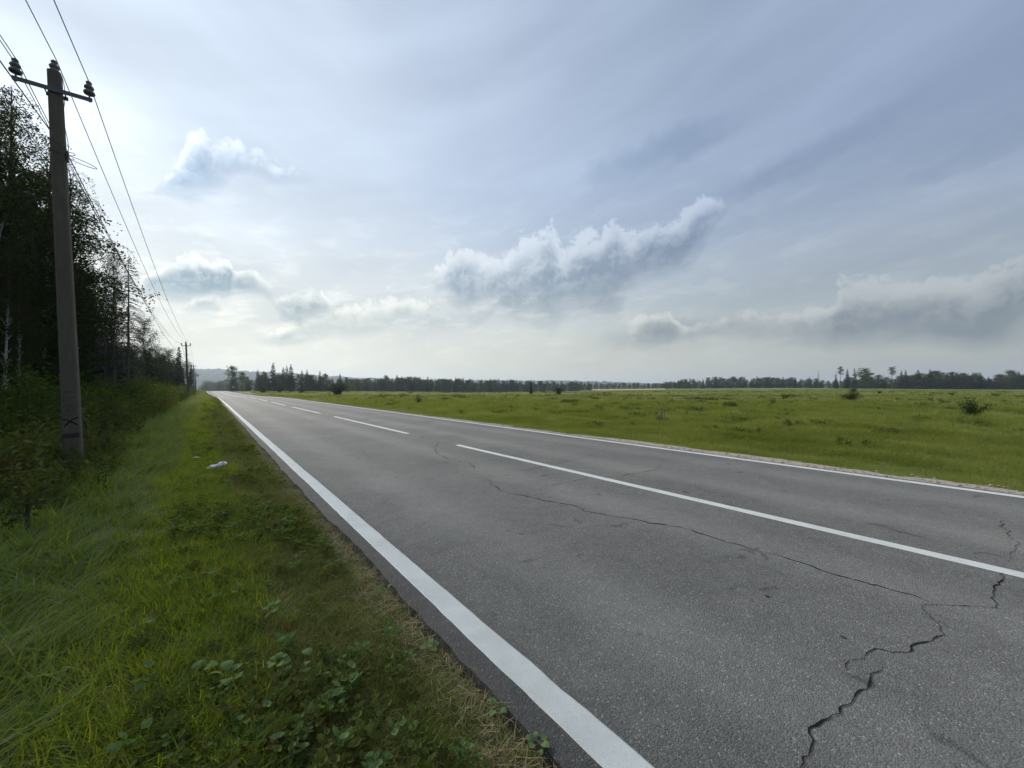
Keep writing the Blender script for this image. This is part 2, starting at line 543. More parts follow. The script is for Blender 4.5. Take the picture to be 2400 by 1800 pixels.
def asphalt_material():
    m, g, out = material('worn_asphalt')
    p = g.node('ShaderNodeTexCoord').outputs['Object']          # x across the road, y along it
    x, y, z = g.sep(p)
    blot = g.noise(p, 0.55, 4.0, 0.6, 0.6)
    mid = g.noise(p, 6.0, 4.0, 0.7)
    vor = g.node('ShaderNodeTexVoronoi', feature='F1'); g.put(vor.inputs['Vector'], p); g.put(vor.inputs['Scale'], 125.0)
    stone = g.sep(vor.outputs['Color'])[0]
    grit = g.noise(p, 160.0, 2.0, 0.7)
    track = None                                                 # wheel tracks, polished lighter by traffic
    for c in (2.15, 3.95, 5.95, 7.55):
        t = g.step(g.m('ABSOLUTE', g.sub(g.add(x, g.mul(g.sub(blot, .5), .35)), c)), 0.55, 0.05)
        track = t if track is None else g.m('MAXIMUM', track, t)
    v = g.mad(track, 0.036, 0.138)
    v = g.add(v, g.mul(g.sub(blot, 0.5), 0.12))
    v = g.add(v, g.mul(g.sub(mid, 0.5), 0.085))
    v = g.add(v, g.mul(g.sub(stone, 0.5), 0.07))
    v = g.add(v, g.mul(g.step(stone, 0.95, 0.99), 0.12))          # pale stones in the mix
    v = g.mul(v, g.mad(g.step(x, 1.5, 1.1), -0.5, 1.0))           # bare dark margin outside the line
    patch = g.mul(g.step(g.noise(p, 2.3, 3.0, 0.55, 1.0), 0.66, 0.72), 0.35)
    v = g.mul(v, g.sub(1.0, patch))
    colr = g.v('MULTIPLY', g.comb(v, v, v), (1.0, 0.97, 0.865))
    h = g.add(g.mul(vor.outputs['Distance'], -0.9), g.mul(grit, 0.5))
    h = g.add(h, g.mul(mid, 0.5))
    principled(g, out, colr, 0.78, 0.30, bump(g, h, 0.6, 0.006))
    return m


def paint_material():
    m, g, out = material('road_paint')
    p = g.node('ShaderNodeTexCoord').outputs['Object']
    n = g.noise(p, 3.0, 4.0, 0.6)
    f = g.noise(p, 55.0, 4.0, 0.75)
    c = g.mix(g.mul(g.step(n, 0.35, 0.75), 0.55), (0.60, 0.62, 0.58), (0.42, 0.44, 0.41))
    c = g.mix(g.step(f, 0.60, 0.74), c, (0.36, 0.38, 0.36))
    c = g.mix(g.step(g.noise(p, 210.0, 2.0, 0.7), 0.62, 0.70), c, (0.24, 0.24, 0.23))
    principled(g, out, c, 0.7, 0.3, bump(g, f, 0.4, 0.003))
    return m


def concrete_material():
    m, g, out = material('pole_concrete')
    p = g.node('ShaderNodeTexCoord').outputs['Object']
    a = g.noise(g.v('MULTIPLY', p, (1, 1, .25)), 9.0, 5.0, 0.65)
    b = g.noise(p, 90.0, 3.0, 0.7)
    c = g.mix(a, (0.078, 0.065, 0.050), (0.180, 0.155, 0.120))
    c = g.mix(g.step(b, 0.62, 0.72), c, (0.05, 0.047, 0.042))
    principled(g, out, c, 0.9, 0.2, bump(g, g.add(a, b), 0.8, 0.012))
    return m


def birch_material():
    m, g, out = material('birch_bark')
    p = g.node('ShaderNodeTexCoord').outputs['Object']
    n = g.noise(g.v('MULTIPLY', p, (4, 4, 14)), 1.2, 4.0, 0.65)
    r = g.sep(p)[2]
    c = g.mix(g.step(n, 0.55, 0.62), (0.42, 0.40, 0.36), (0.035, 0.03, 0.026))
    c = g.mix(g.step(r, 9.0, 13.0), c, (0.07, 0.05, 0.04))
    rad = g.v('LENGTH', g.v('MULTIPLY', p, (1, 1, 0)))
    c = g.mix(g.step(rad, 0.35, 0.6), c, (0.045, 0.034, 0.027))
    principled(g, out, c, 0.85, 0.2)
    return m


M = dict(
    ground=ground_material(), asphalt=asphalt_material(), paint=paint_material(), concrete=concrete_material(), birch=birch_material(),
    bark=plain('bark', (0.055, 0.043, 0.034), 0.9, 0.1, 0.5, 14.0, bmp=0.5),
    greybark=plain('dead_wood', (0.115, 0.105, 0.095), 0.9, 0.1, 0.4, 14.0),
    pinebark=plain('pine_bark', (0.14, 0.075, 0.04), 0.9, 0.1, 0.4, 10.0),
    gravel=plain('verge_gravel', (0.36, 0.31, 0.25), 0.95, 0.15, 0.5, 25.0, bmp=0.7),
    crack=plain('crack_gap', (0.022, 0.021, 0.019), 1.0, 0.0, 0.5),
    tar=plain('tar_spot', (0.05, 0.05, 0.047), 0.9, 0.1, 0.3),
    steel=plain('galvanised_steel', (0.12, 0.12, 0.125), 0.6, 0.4, 0.3, 12.0, 0.4),
    porcelain=plain('insulator_glaze', (0.11, 0.105, 0.10), 0.35, 0.5, 0.25, 20.0),
    wire=plain('wire', (0.07, 0.07, 0.075), 0.5, 0.4, 0.1),
    blackpaint=plain('black_paint', (0.012, 0.012, 0.013), 0.8, 0.2, 0.4, 30.0),
    stain=plain('damp_stain', (0.055, 0.052, 0.047), 0.9, 0.2, 0.4, 30.0),
    signback=plain('sign_grey', (0.42, 0.43, 0.44), 0.5, 0.4, 0.1),
    white=plain('white_plastic', (0.78, 0.78, 0.77), 0.45, 0.4, 0.06, 20.0),
    crop=plain('ripe_crop', (0.36, 0.30, 0.15), 0.95, 0.1, 0.15, 0.05),
    hill=plain('wooded_hill', (0.035, 0.055, 0.028), 1.0, 0.0, 0.35, 0.02),
    dryweed=leaf_mat('dry_stalks', (0.12, 0.085, 0.04), (0.075, 0.07, 0.025), None, 0.25),
    straw=leaf_mat('straw', (0.40, 0.33, 0.19), (0.22, 0.17, 0.09), (0.55, 0.48, 0.32), 0.15),
    lime=leaf_mat('lime_grass', (0.195, 0.265, 0.018), (0.320, 0.370, 0.038), (0.26, 0.24, 0.10), 0.45, patch=0.4, scale=1.1),
    olive=leaf_mat('olive_grass', (0.130, 0.165, 0.030), (0.240, 0.240, 0.072), (0.22, 0.18, 0.10), 0.35, patch=0.4, scale=1.5),
    lush=leaf_mat('lush_grass', (0.100, 0.180, 0.024), (0.200, 0.270, 0.045), (0.22, 0.24, 0.12), 0.35, patch=0.4, scale=0.9),
    meadow=leaf_mat('meadow_grass', (0.115, 0.165, 0.024), (0.255, 0.285, 0.082), (0.26, 0.25, 0.12), 0.5, patch=0.65, scale=0.30),
    palemeadow=leaf_mat('pale_meadow', (0.140, 0.180, 0.042), (0.290, 0.295, 0.115), None, 0.45, patch=0.65, scale=0.10),  # lighter, less saturated meadow colour for the far tufts
    darkweed=leaf_mat('dark_weeds', (0.040, 0.066, 0.016), (0.080, 0.105, 0.028), (0.12, 0.11, 0.04), 0.25, patch=0.4, scale=0.5),
    weed=leaf_mat('verge_weeds', (0.070, 0.105, 0.020), (0.150, 0.165, 0.045), (0.16, 0.13, 0.07), 0.35, patch=0.4, scale=0.8),
    broad=leaf_mat('broad_leaf', (0.100, 0.175, 0.045), (0.190, 0.270, 0.110), None, 0.3, patch=0.3, scale=2.0),
    birchleaf=leaf_mat('birch_leaves', (0.022, 0.036, 0.010), (0.050, 0.062, 0.017), None, 0.35, scale=0.3, tree=True),
    farleaf=leaf_mat('far_leaves', (0.036, 0.058, 0.020), (0.075, 0.098, 0.034), None, 0.3, scale=0.12, tree=True),
    farneedle=leaf_mat('far_needles', (0.022, 0.036, 0.018), (0.044, 0.062, 0.028), None, 0.12, scale=0.12, tree=True),
    aldleaf=leaf_mat('alder_leaves', (0.016, 0.029, 0.009), (0.036, 0.052, 0.014), None, 0.25, scale=0.3, tree=True),
    bushleaf=leaf_mat('bush_leaves', (0.034, 0.068, 0.012), (0.085, 0.120, 0.024), None, 0.4, scale=0.5, tree=True),
    shrubleaf=leaf_mat('shrub_leaves', (0.018, 0.034, 0.009), (0.042, 0.060, 0.016), None, 0.15, scale=0.5),
    needle=leaf_mat('spruce_needles', (0.011, 0.020, 0.009), (0.024, 0.036, 0.015), None, 0.12, scale=0.3),
    pineneedle=leaf_mat('pine_needles', (0.024, 0.040, 0.020), (0.045, 0.060, 0.028), None, 0.12, scale=0.3),
)

# ------------------------------------------------------------------ ground, road, markings
ll = np.unique(np.concatenate([np.linspace(-14, 30, 133), _pl, 30 * np.geomspace(1, 230, 60), -14 * np.geomspace(1, 480, 50), [9.2]]))
ssn = np.unique(np.concatenate([np.arange(-12, 70, .5), np.arange(70, 330, 2.0), 330 * np.geomspace(1, 20, 55), -12 * np.geomspace(1, 350, 40)]))
Lg, Sg = np.meshgrid(ll, ssn)
Xg, Yg = LS(Lg, Sg)
Zg = ground_z(Xg, Yg)
nl, ns = len(ll), len(ssn)
ii = (np.arange(ns - 1)[:, None] * nl + np.arange(nl - 1)[None]).ravel()
ground = link('ground', mesh_np('ground', np.stack([Xg, Yg, Zg], -1).reshape(-1, 3), np.stack([ii, ii + 1, ii + nl + 1, ii + nl], -1), True), M['ground'])
tag(ground, kind='structure')

ROAD_ROT = math.atan2(NY, NX)                   # local x across, local y along the road


def strip(name, left, right, s, dz, mat, parent, skirt=0.0, cols=1):
    """band between two lateral offsets that follows the road"""
    s = np.asarray(s, float)
    left = np.broadcast_to(np.asarray(left, float), s.shape); right = np.broadcast_to(np.asarray(right, float), s.shape)
    rows = []
    z = road_z(s) + dz
    fr = np.linspace(0, 1, cols + 1)
    lat = left[:, None] * (1 - fr) + right[:, None] * fr
    zz = np.broadcast_to(z[:, None], lat.shape)
    if skirt:
        lat = np.concatenate([lat[:, :1] - .01, lat, lat[:, -1:] + .01], 1)
        zz = np.concatenate([zz[:, :1] - skirt, zz, zz[:, -1:] - skirt], 1)
    c = lat.shape[1]
    v = np.stack([lat + bend(s)[:, None], np.broadcast_to(s[:, None], lat.shape), zz], -1).reshape(-1, 3)
    i = (np.arange(len(s) - 1)[:, None] * c + np.arange(c - 1)[None]).ravel()
    o = link(name, mesh_np(name, v, np.stack([i, i + 1, i + c + 1, i + c], -1)), mat)
    if parent: o.parent = parent
    else: o.rotation_euler = (0, 0, ROAD_ROT)
    return o


s_road = np.concatenate([np.arange(-14, 14, .06), np.arange(14, 60, .25), np.arange(60, 700, 2.0)])
rough = lambda n, k, a: a * np.convolve(rng.normal(size=n + k - 1), np.ones(k) / math.sqrt(k), 'valid')
e_l = EDGE_L + rough(len(s_road), 9, .012) + rough(len(s_road), 60, .012)
e_r = EDGE_R + rough(len(s_road), 9, .012) + rough(len(s_road), 60, .03)
road = strip('road', e_l, e_r, s_road, 0.0, M['asphalt'], None, 0.13, 3)
tag(road, kind='structure')
s_line = np.concatenate([np.arange(-14, 20, .05), np.arange(20, 70, .3), np.arange(70, 700, 2.0)])
for a, b in ((1.20, 1.335), (8.40, 8.52)):
    wob = rough(len(s_line), 40, .002)
    strip('edge_line', a + wob + rough(len(s_line), 3, .0015), b + wob + rough(len(s_line), 3, .0015), s_line, .004, M['paint'], road, 0.004)
for k in range(-2, 24):
    s0 = 8.45 - 12.0 + 12.0 * k + 2.85 - 11.85
    sd = np.arange(s0, s0 + 9.01, .1)
    wob = 4.945 + rough(len(sd), 30, .002)
    strip('centre_dash', wob - .06 + rough(len(sd), 3, .0015), wob + .06 + rough(len(sd), 3, .0015), sd, .004, M['paint'], road, 0.004)


def road_pt(px, py):
    t = EYE * FPX / (py - HY)
    x, y = (px - CX) / FPX * t, t
    return toLS(x, y)


CRACKS = [
    (.0101, [(1133, 1117), (1145, 1126), (1150, 1133), (1170, 1148), (1196, 1157), (1230, 1162), (1262, 1170), (1300, 1176), (1340, 1183), (1356, 1187), (1372, 1197), (1410, 1205),
            (1450, 1211), (1490, 1217), (1540, 1226), (1600, 1237), (1650, 1254), (1700, 1269), (1760, 1285), (1830, 1303), (1900, 1326), (1960, 1348), (2040, 1370), (2065, 1375), (2130, 1395), (2175, 1414), (2200, 1418)]),
    (.010, [(2338, 1337), (2352, 1355), (2340, 1365), (2325, 1372), (2323, 1385), (2322, 1400), (2333, 1415), (2320, 1419), (2270, 1417), (2200, 1418), (2167, 1427), (2175, 1440), (2181, 1462),
            (2196, 1482), (2180, 1493), (2160, 1497), (2145, 1512), (2115, 1521), (2080, 1524), (2055, 1521), (2038, 1532), (2025, 1540), (2000, 1543), (1977, 1553), (1982, 1567)]),
    (.010, [(2053, 1541), (2058, 1565), (2045, 1590), (2010, 1612), (1998, 1635), (1965, 1650), (1958, 1665), (1935, 1692), (1915, 1715), (1910, 1735), (1890, 1755), (1885, 1775), (1875, 1795), (1868, 1840)]),
    (.007, [(2361, 1321), (2366, 1300), (2385, 1275), (2362, 1262), (2352, 1240), (2340, 1222), (2360, 1218)]),
    (.012, [(880, 1006), (915, 1012), (962, 1019), (1000, 1027), (1025, 1035), (1070, 1043)]),
    (.011, [(1028, 1037), (1018, 1050), (1025, 1062), (1050, 1075), (1080, 1083), (1100, 1085), (1110, 1092), (1113, 1097)]),
    (.009, [(1060, 1128), (1110, 1121), (1130, 1117), (1180, 1110), (1230, 1103), (1280, 1093), (1330, 1080), (1380, 1068), (1400, 1063)]),
    (.008, [(1280, 1140), (1330, 1130), (1390, 1119), (1460, 1115), (1540, 1100), (1552, 1088)]),
]
for wd, line in CRACKS:
    g = Geo()
    pts = np.array([road_pt(*p) for p in line])
    fine = []
    for a, b in zip(pts[:-1], pts[1:]):
        n = max(2, int(np.hypot(*(b - a)) / .035))
        for t in np.arange(n) / n:
            fine.append(a + (b - a) * t)
    fine = np.array(fine + [pts[-1]])
    d_ = np.gradient(fine, axis=0); d_ /= np.linalg.norm(d_, axis=1, keepdims=True) + 1e-9
    nrm = np.stack([-d_[:, 1], d_[:, 0]], 1)
    n = len(fine)
    fine = fine + nrm * rough(n, 4, .012)[:, None] + nrm * rough(n, 2, .005)[:, None]
    w = (.40 if wd in (.010, .007) else .62) * wd * np.clip(.62 + .35 * rough(n, 6, 1.0) + .25 * rough(n, 1, 1.0), .30, 1.6) * np.clip(np.minimum(np.arange(n), np.arange(n)[::-1]) / 4, .2, 1)
    zc_ = np.interp(fine[:, 1], _ss, _zz) + .003
    v = np.concatenate([np.column_stack([fine + nrm * w[:, None], zc_]), np.column_stack([fine - nrm * w[:, None], zc_])])
    i = np.arange(n - 1)
    link('crack', mesh_np('crack', v, np.stack([i, i + n, i + n + 1, i + 1], -1)), M['crack'], road)
# tar spots and a small rust stain on the nearer line
for px, py, r in [(1795, 1396, .018), (1972, 1491, .010)]:
    l, s = road_pt(px, py)
    th = np.linspace(0, 2 * np.pi, 11)[:-1]
    rr = r * (.6 + .6 * rng.random(10))
    v = np.column_stack([l + rr * np.cos(th), s + rr * 1.3 * np.sin(th), np.full(10, road_z(s) + .003)])
    v = np.vstack([v, [l, s, road_z(s) + .003]])
    link('tar_spot', mesh_np('tar_spot', v, np.array([(i, (i + 1) % 10, 10) for i in range(10)])), M['tar'], road)

# pale gravel shoulder beyond the far edge, broken up by the grass
s_g = np.concatenate([np.arange(-14, 40, .15), np.arange(40, 150, 1.0)])
gr_w = np.clip(.52 + rough(len(s_g), 12, .12), .08, .8) * np.interp(s_g, [-14, 8, 25, 60, 150], [1.25, 1.1, .8, .5, .25])
v0 = []
lat = np.stack([np.full(len(s_g), 8.58), 8.62 + gr_w * .5, 8.64 + gr_w], 1)
sx, sy = LS(lat, s_g[:, None] + 0 * lat)
zg_ = np.maximum(ground_z(sx, sy) + .03, (road_z(s_g) - .05)[:, None] * np.array([[1, 0, 0]]) - np.array([[0, 9, 9]]))
zg_[:, 0] = road_z(s_g) - .03
i = (np.arange(len(s_g) - 1)[:, None] * 3 + np.arange(2)[None]).ravel()
shoulder = link('gravel_shoulder', mesh_np('gravel_shoulder', np.stack([sx, sy, zg_], -1).reshape(-1, 3), np.stack([i, i + 1, i + 4, i + 3], -1), True), M['gravel'])
tag(shoulder, kind='structure')

# ripe crop field far away in the dip
pts, faces = [], []
for iy, dep in enumerate(np.linspace(395, 610, 12)):
    for ix, px in enumerate(np.linspace(1235 + (dep - 395) * .05, 1560 - (dep - 395) * .02, 24)):
        x = (px - CX) / FPX * dep
        pts.append((x, dep, gz(x, dep) + .35))
i = (np.arange(11)[:, None] * 24 + np.arange(23)[None]).ravel()
crop = link('crop_field', mesh_np('crop_field', pts, np.stack([i, i + 1, i + 25, i + 24], -1), True), M['crop'])
tag(crop, kind='structure')

# wooded hills on the skyline
ang = np.linspace(R(-75), R(75), 1300)
rows = np.linspace(1500, 4600, 26)
pxs = CX + FPX * np.tan(np.clip(ang, R(-60), R(60)))
ridge_px = np.interp(pxs, [-300, 300, 480, 530, 820, 1000, 1250, 1450, 1700, 2700], [24, 24, 25, 24, 21, 20, 14, 11, 5, 2])
ridge = ridge_px / FPX * 3500 / np.cos(np.clip(ang, R(-60), R(60))) * .98
hv = []
for k, r_ in enumerate(rows):
    f = float(np.interp(r_, [1500, 2200, 3500, 4600], [0, .28, 1, .75]))
    f2 = f + .10 * np.sin(ang * 9 + r_ * .002) * min(1, f * 3)
    tre = (rng.random(len(ang)) * 9 + rough(len(ang), 7, 3.0)) * min(1, f * 4)
    hv.append(np.column_stack([np.sin(ang) * r_, np.cos(ang) * r_, -22 + f2 * (ridge + 20) + tre]))
n = len(ang)
i = (np.arange(len(rows) - 1)[:, None] * n + np.arange(n - 1)[None]).ravel()
hills = link('hills', mesh_np('hills', np.concatenate(hv), np.stack([i, i + n, i + n + 1, i + 1], -1)), M['hill'])
tag(hills, kind='structure')

# ------------------------------------------------------------------ plants: generators
def trunk_line(H, rg, wob=0.012, n=12, lean=(0, 0)):
    t = np.linspace(0, 1, n)
    p = np.zeros((n, 3))
    p[:, 2] = t * H
    w = np.cumsum(rg.normal(size=(n, 2)) * wob * H / math.sqrt(n), 0)
    p[:, :2] = w - w[0] + np.outer(t, lean)
    return p


def along(line, t):
    n = len(line) - 1
    f = min(max(t * n, 0), n - 1e-6)
    k = int(f)
    return line[k] + (line[k + 1] - line[k]) * (f - k)


def leafy_tree(seed, H=18, first=.25, limbs=34, spread=.22, rise=50, droop=.5, twigs=14, tw_len=1.2, hang=.7, per=20, leaf=.11, shape='birch', lean=(0, 0), jit=.12):
    """trunk with limbs, and a crown of twigs and leaves"""
    rg = np.random.default_rng(seed)
    tr, cr = Geo(), Geo()
    line = trunk_line(H, rg, lean=lean)
    r0 = H * .0105
    tr.tube(np.vstack([line[0] - (0, 0, .4), line]), np.concatenate([[r0 * 1.25], r0 * (1 - np.linspace(0, 1, len(line)) ** 1.2 * .93)]), 8)
    P, ang = [], rg.random() * 6.28
    for i in range(limbs):
        t = first + (1 - first) * (i + rg.random() * .8) / limbs
        t = min(t, .985)
        ang += 2.4 + rg.normal() * .35
        u = (t - first) / (1 - first)
        if shape == 'birch':
            L = H * spread * (.55 + .75 * math.sin(math.pi * min(1, u * .85 + .12)) ** .8) * (1 - u ** 3 * .7)
        else:
            L = H * spread * (.16 + 1.15 * math.sin(math.pi * (u * .83 + .155)) ** .9)
        L *= .65 + .6 * rg.random()
        e = R(rise + rg.normal() * 10 + 22 * u)
        dr = np.array([math.cos(ang) * math.cos(e), math.sin(ang) * math.cos(e), math.sin(e)])
        pt = [along(line, t)]
        for k in range(6):
            dr = dr + np.array([0, 0, -droop * .16 * (k + .5)]) + rg.normal(size=3) * .09
            dr /= np.linalg.norm(dr)
            pt.append(pt[-1] + dr * L / 6)
        pt = np.array(pt)
        rl = r0 * (.42 - .28 * u)
        tr.tube(pt, rl * np.linspace(1, .18, 7), 4, False)
        nt = max(3, int(twigs * (L / (H * spread)) ** .8))
        for k in range(nt):
            f = .22 + .78 * (k + rg.random()) / nt
            a = along(pt, f)
            dd = dr * .5 + rg.normal(size=3) * .75
            dd[2] = dd[2] * (1 - hang) - hang * .25
            dd /= np.linalg.norm(dd) + 1e-9
            ln = tw_len * (.45 + .9 * rg.random())
            q = [a]
            for j in range(4):
                dd = dd + np.array([0, 0, -hang * .45])
                dd /= np.linalg.norm(dd)
                q.append(q[-1] + dd * ln / 4)
            q = np.array(q)
            cr.tube(q, np.array([.010, .008, .006, .004, .002]) * (H / 18), 3, False)
            m = max(4, int(per * ln / tw_len))
            tt = rg.random(m) ** .8 * 4 * .999
            kk = tt.astype(int)
            P.append(q[kk] + (q[kk + 1] - q[kk]) * (tt - kk)[:, None] + rg.normal(size=(m, 3)) * jit)
    cr.leaves(np.concatenate(P), leaf, rg, .7, 0.0, .45)
    return tr.mesh('trunk', True), cr.mesh('crown')


def spruce(seed, H=20, base=.06, wid=.16, step=.30, per=6, sprays=7, gap=0.0, leaf=1.0):
    rg = np.random.default_rng(seed)
    tr, cr = Geo(), Geo()
    line = trunk_line(H, rg, .004)
    r0 = H * .011
    tr.tube(np.vstack([line[0] - (0, 0, .4), line]), np.concatenate([[r0 * 1.2], r0 * (1 - np.linspace(0, 1, len(line)) * .97)]), 7)
    z = base * H
    V, n = [], 0
    while z < H * .995:
        u = z / H
        for b in range(per):
            if rg.random() < gap: continue
            L = H * wid * (1 - u) ** .75 * (.6 + .6 * rg.random()) + .12
            a = rg.random() * 6.283
            e = R(18 * u - 6 + rg.normal() * 7)
            dr = np.array([math.cos(a) * math.cos(e), math.sin(a) * math.cos(e), math.sin(e)])
            pt = [along(line, u)]
            K = 4
            for k in range(K):
                dr = dr + np.array([0, 0, (-.17 if k < 2 else .10) * (1 - u)])
                dr /= np.linalg.norm(dr)
                pt.append(pt[-1] + dr * L / K)
            pt = np.array(pt)
            tr.tube(pt, np.linspace(.025, .006, K + 1) * H / 20, 3, False)
            side = np.array([-math.sin(a), math.cos(a), 0])
            m = max(3, int(sprays * (L / (H * wid)) + 2))
            for j in range(m):
                f = (j + .6 + .4 * rg.random()) / (m + .4)
                c = along(pt, f)
                ln = (.16 + .34 * L * (1 - f * .75)) * (.7 + .5 * rg.random())
                for sg in (-1, 1):
                    t1 = side * sg * .8 + dr * .75 + np.array([0, 0, -.28 + rg.normal() * .2])
                    t1 /= np.linalg.norm(t1)
                    w = np.cross(t1, [0, 0, 1.]); w /= np.linalg.norm(w) + 1e-9
                    w = (w + np.array([0, 0, rg.normal() * .5])) * (.07 + .10 * ln) * leaf
                    V += [c - t1 * .04, c + t1 * ln * .55 + w, c + t1 * ln + np.array([0, 0, -.06 * ln]), c + t1 * ln * .5 - w]
                    # the hanging fringe under the twig
                    h = np.array([0, 0, -(.10 + .22 * ln)]) * (.6 + .7 * rg.random())
                    V += [c + t1 * ln * .1, c + t1 * ln * .85, c + t1 * ln * .7 + h, c + t1 * ln * .25 + h * .8]
        z += step * (.8 + .4 * rg.random())
    V = np.array(V)
    cr.add(V, np.arange(len(V)).reshape(-1, 4))
    return tr.mesh('trunk', True), cr.mesh('crown')


def dead_spruce(seed, H=18):
    rg = np.random.default_rng(seed)
    tr, cr = Geo(), Geo()
    line = trunk_line(H, rg, .004)
    tr.tube(np.vstack([line[0] - (0, 0, .4), line]), np.concatenate([[.2], .17 * (1 - np.linspace(0, 1, len(line)) * .93)]), 7)
    z = .18 * H
    while z < H * .99:
        u = z / H
        for b in range(5 if u > .4 else 3):
            L = (H * .15 * (1 - u) ** .7 + .15) * (.45 + .75 * rg.random())
            a = rg.random() * 6.283
            dr = np.array([math.cos(a), math.sin(a), .10 + rg.normal() * .12])
            pt = [along(line, u)]
            for k in range(4):
                dr = dr + np.array([0, 0, -.20 if k < 3 else .12]); dr /= np.linalg.norm(dr)
                pt.append(pt[-1] + dr * L / 4)
            pt = np.array(pt)
            cr.tube(pt, np.linspace(.030, .010, 5), 3, False)
            for j in range(5):
                c = along(pt, .3 + .7 * rg.random())
                t1 = rg.normal(size=3) * .5 + dr * .6 + np.array([0, 0, -.5]); t1 /= np.linalg.norm(t1)
                cr.tube(np.array([c, c + t1 * L * .22]), [.012, .007], 3, False)
        z += .27 * (.7 + .6 * rg.random())
    return tr.mesh('trunk', True), cr.mesh('branches')


def pine(seed, H=18, first=.62):
    rg = np.random.default_rng(seed)
    tr, cr = Geo(), Geo()
    line = trunk_line(H, rg, .012)
    r0 = H * .012
    tr.tube(np.vstack([line[0] - (0, 0, .4), line]), np.concatenate([[r0 * 1.2], r0 * (1 - np.linspace(0, 1, len(line)) * .85)]), 7)
    P = []
    for i in range(26):
        u = first + (1 - first) * (i + rg.random()) / 26
        u = min(u, .98)
        a = rg.random() * 6.283
        L = H * .13 * (.35 + rg.random()) * (1.15 - .6 * (u - first) / (1 - first))
        dr = np.array([math.cos(a), math.sin(a), .25 + .4 * rg.random()]); dr /= np.linalg.norm(dr)
        p0 = along(line, u)
        pt = np.array([p0, p0 + dr * L * .5, p0 + dr * L + (0, 0, .1 * L)])
        tr.tube(pt, [.05, .035, .012], 3, False)
        for k in range(5):
            c = along(pt, .45 + .55 * rg.random()) + rg.normal(size=3) * .22
            P.append(c + rg.normal(size=(26, 3)) * np.array([.38, .38, .22]))
    cr.leaves(np.concatenate(P), .30, rg, .28)
    return tr.mesh('trunk', True), cr.mesh('crown')


def bush(seed, H=1.8, W_=1.3, stems=16, per=130, leaf=.085, fill=1.0):
    rg = np.random.default_rng(seed)
    st, cr = Geo(), Geo()
    P = []
    for i in range(stems):
        a = rg.random() * 6.283
        e = (rg.random() ** .6) * W_
        h = H * (.55 + .5 * rg.random()) * (1 - .35 * (e / W_) ** 2)
        tip = np.array([math.cos(a) * e, math.sin(a) * e, h])
        b = np.array([math.cos(a), math.sin(a), 0]) * .12 * rg.random()
        midp = b * .5 + tip * .5 + np.array([-math.cos(a) * e * .18, -math.sin(a) * e * .18, h * .06])
        pt = np.array([b - (0, 0, .2), b * .9 + midp * .1, midp, tip])
        st.tube(pt, np.array([.018, .016, .011, .003]) * (H / 1.8) ** .5, 4, False)
        m = int(per * (.6 + .8 * rg.random()))
        t = .12 + .88 * rg.random(m) ** .75
        base = np.array([along(pt, q) for q in t])
        P.append(base + rg.normal(size=(m, 3)) * np.array([.17, .17, .12]) * fill * (H / 1.8) ** .7)
    P = np.concatenate(P)
    P[:, 2] = np.maximum(P[:, 2], .03)
    cr.leaves(P, leaf, rg, .6, .25, .2)
    return st.mesh('stems'), cr.mesh('foliage')


def place(kind, name, meshes, x, y, H, H0, rz, label, group=None, widen=1.0, z=None, lean=0.0, parts=('trunk', 'crown'), mats=None, cat='tree'):
    """a copy of a plant: an empty at its foot with its parts, sharing mesh data"""
    o = empty(name, (x, y, gz(x, y) - .03 if z is None else z), rz)
    k = H / H0
    o.scale = (k * widen, k * widen, k)
    o.rotation_euler = (lean, 0, rz)
    tag(o, label, cat, group)
    for nm, me, mt in zip(parts, meshes, mats):
        link(nm, me, mt, o)
    return o


KIT = {}
def kit(key, meshes, H0, mats, parts=('trunk', 'crown')):
    KIT[key] = (meshes, H0, mats, parts)

for i in range(3):
    kit(f'birch{i}', leafy_tree(10 + i, 18, .22, 40, .19, 52, .55, 15, 1.5, .8, 28, .105, jit=.085), 18, (M['birch'], M['birchleaf']))
for i in range(3):
    kit(f'alder{i}', leafy_tree(20 + i, 12, .14, 38, .24, 42, .25, 16, .9, .25, 22, .125, 'round', jit=.2), 12, (M['bark'], M['aldleaf']))
for i in range(3):
    kit(f'spruce{i}', spruce(30 + i, 20, .05, .15, .30, 6, 7), 20, (M['bark'], M['needle']))
for i in range(3):
    kit(f'dead{i}', dead_spruce(40 + i), 18, (M['greybark'], M['greybark']), ('trunk', 'branches'))
for i in range(2):
    kit(f'pine{i}', pine(50 + i), 18, (M['pinebark'], M['pineneedle']))
for i in range(5):
    kit(f'bush{i}', bush(60 + i, 1.8, 1.25 + .15 * i, 18, 150), 1.8, (M['bark'], M['bushleaf']), ('stems', 'foliage'))
for i in range(5):
    kit(f'shrub{i}', bush(160 + i, 1.8, 1.2 + .12 * i, 30, 170, .10), 1.8, (M['bark'], M['shrubleaf']), ('stems', 'foliage'))
for i in range(3):
    kit(f'scrub{i}', bush(70 + i, 1.0, .75, 12, 90, .06), 1.0, (M['bark'], M['shrubleaf']), ('stems', 'foliage'))
# far trees: the same kinds with fewer, larger leaves
for i in range(3):
    kit(f'farleaf{i}', leafy_tree(80 + i, 15, .03, 34, .19, 40, .3, 8, 1.3, .3, 14, .40, 'round', jit=.35), 15, (M['bark'], M['farleaf']))
for i in range(3):
    kit(f'farspruce{i}', spruce(90 + i, 18, .03, .19, .55, 7, 4, leaf=2.2), 18, (M['bark'], M['farneedle']))

NAMES = {'birch': 'birch_tree', 'alder': 'alder_tree', 'spruce': 'spruce_tree', 'dead': 'dead_spruce', 'pine': 'pine_tree', 'bush': 'bush', 'shrub': 'bush', 'scrub': 'low_scrub',
         'farleaf': 'broadleaf_tree', 'farspruce': 'spruce_tree'}


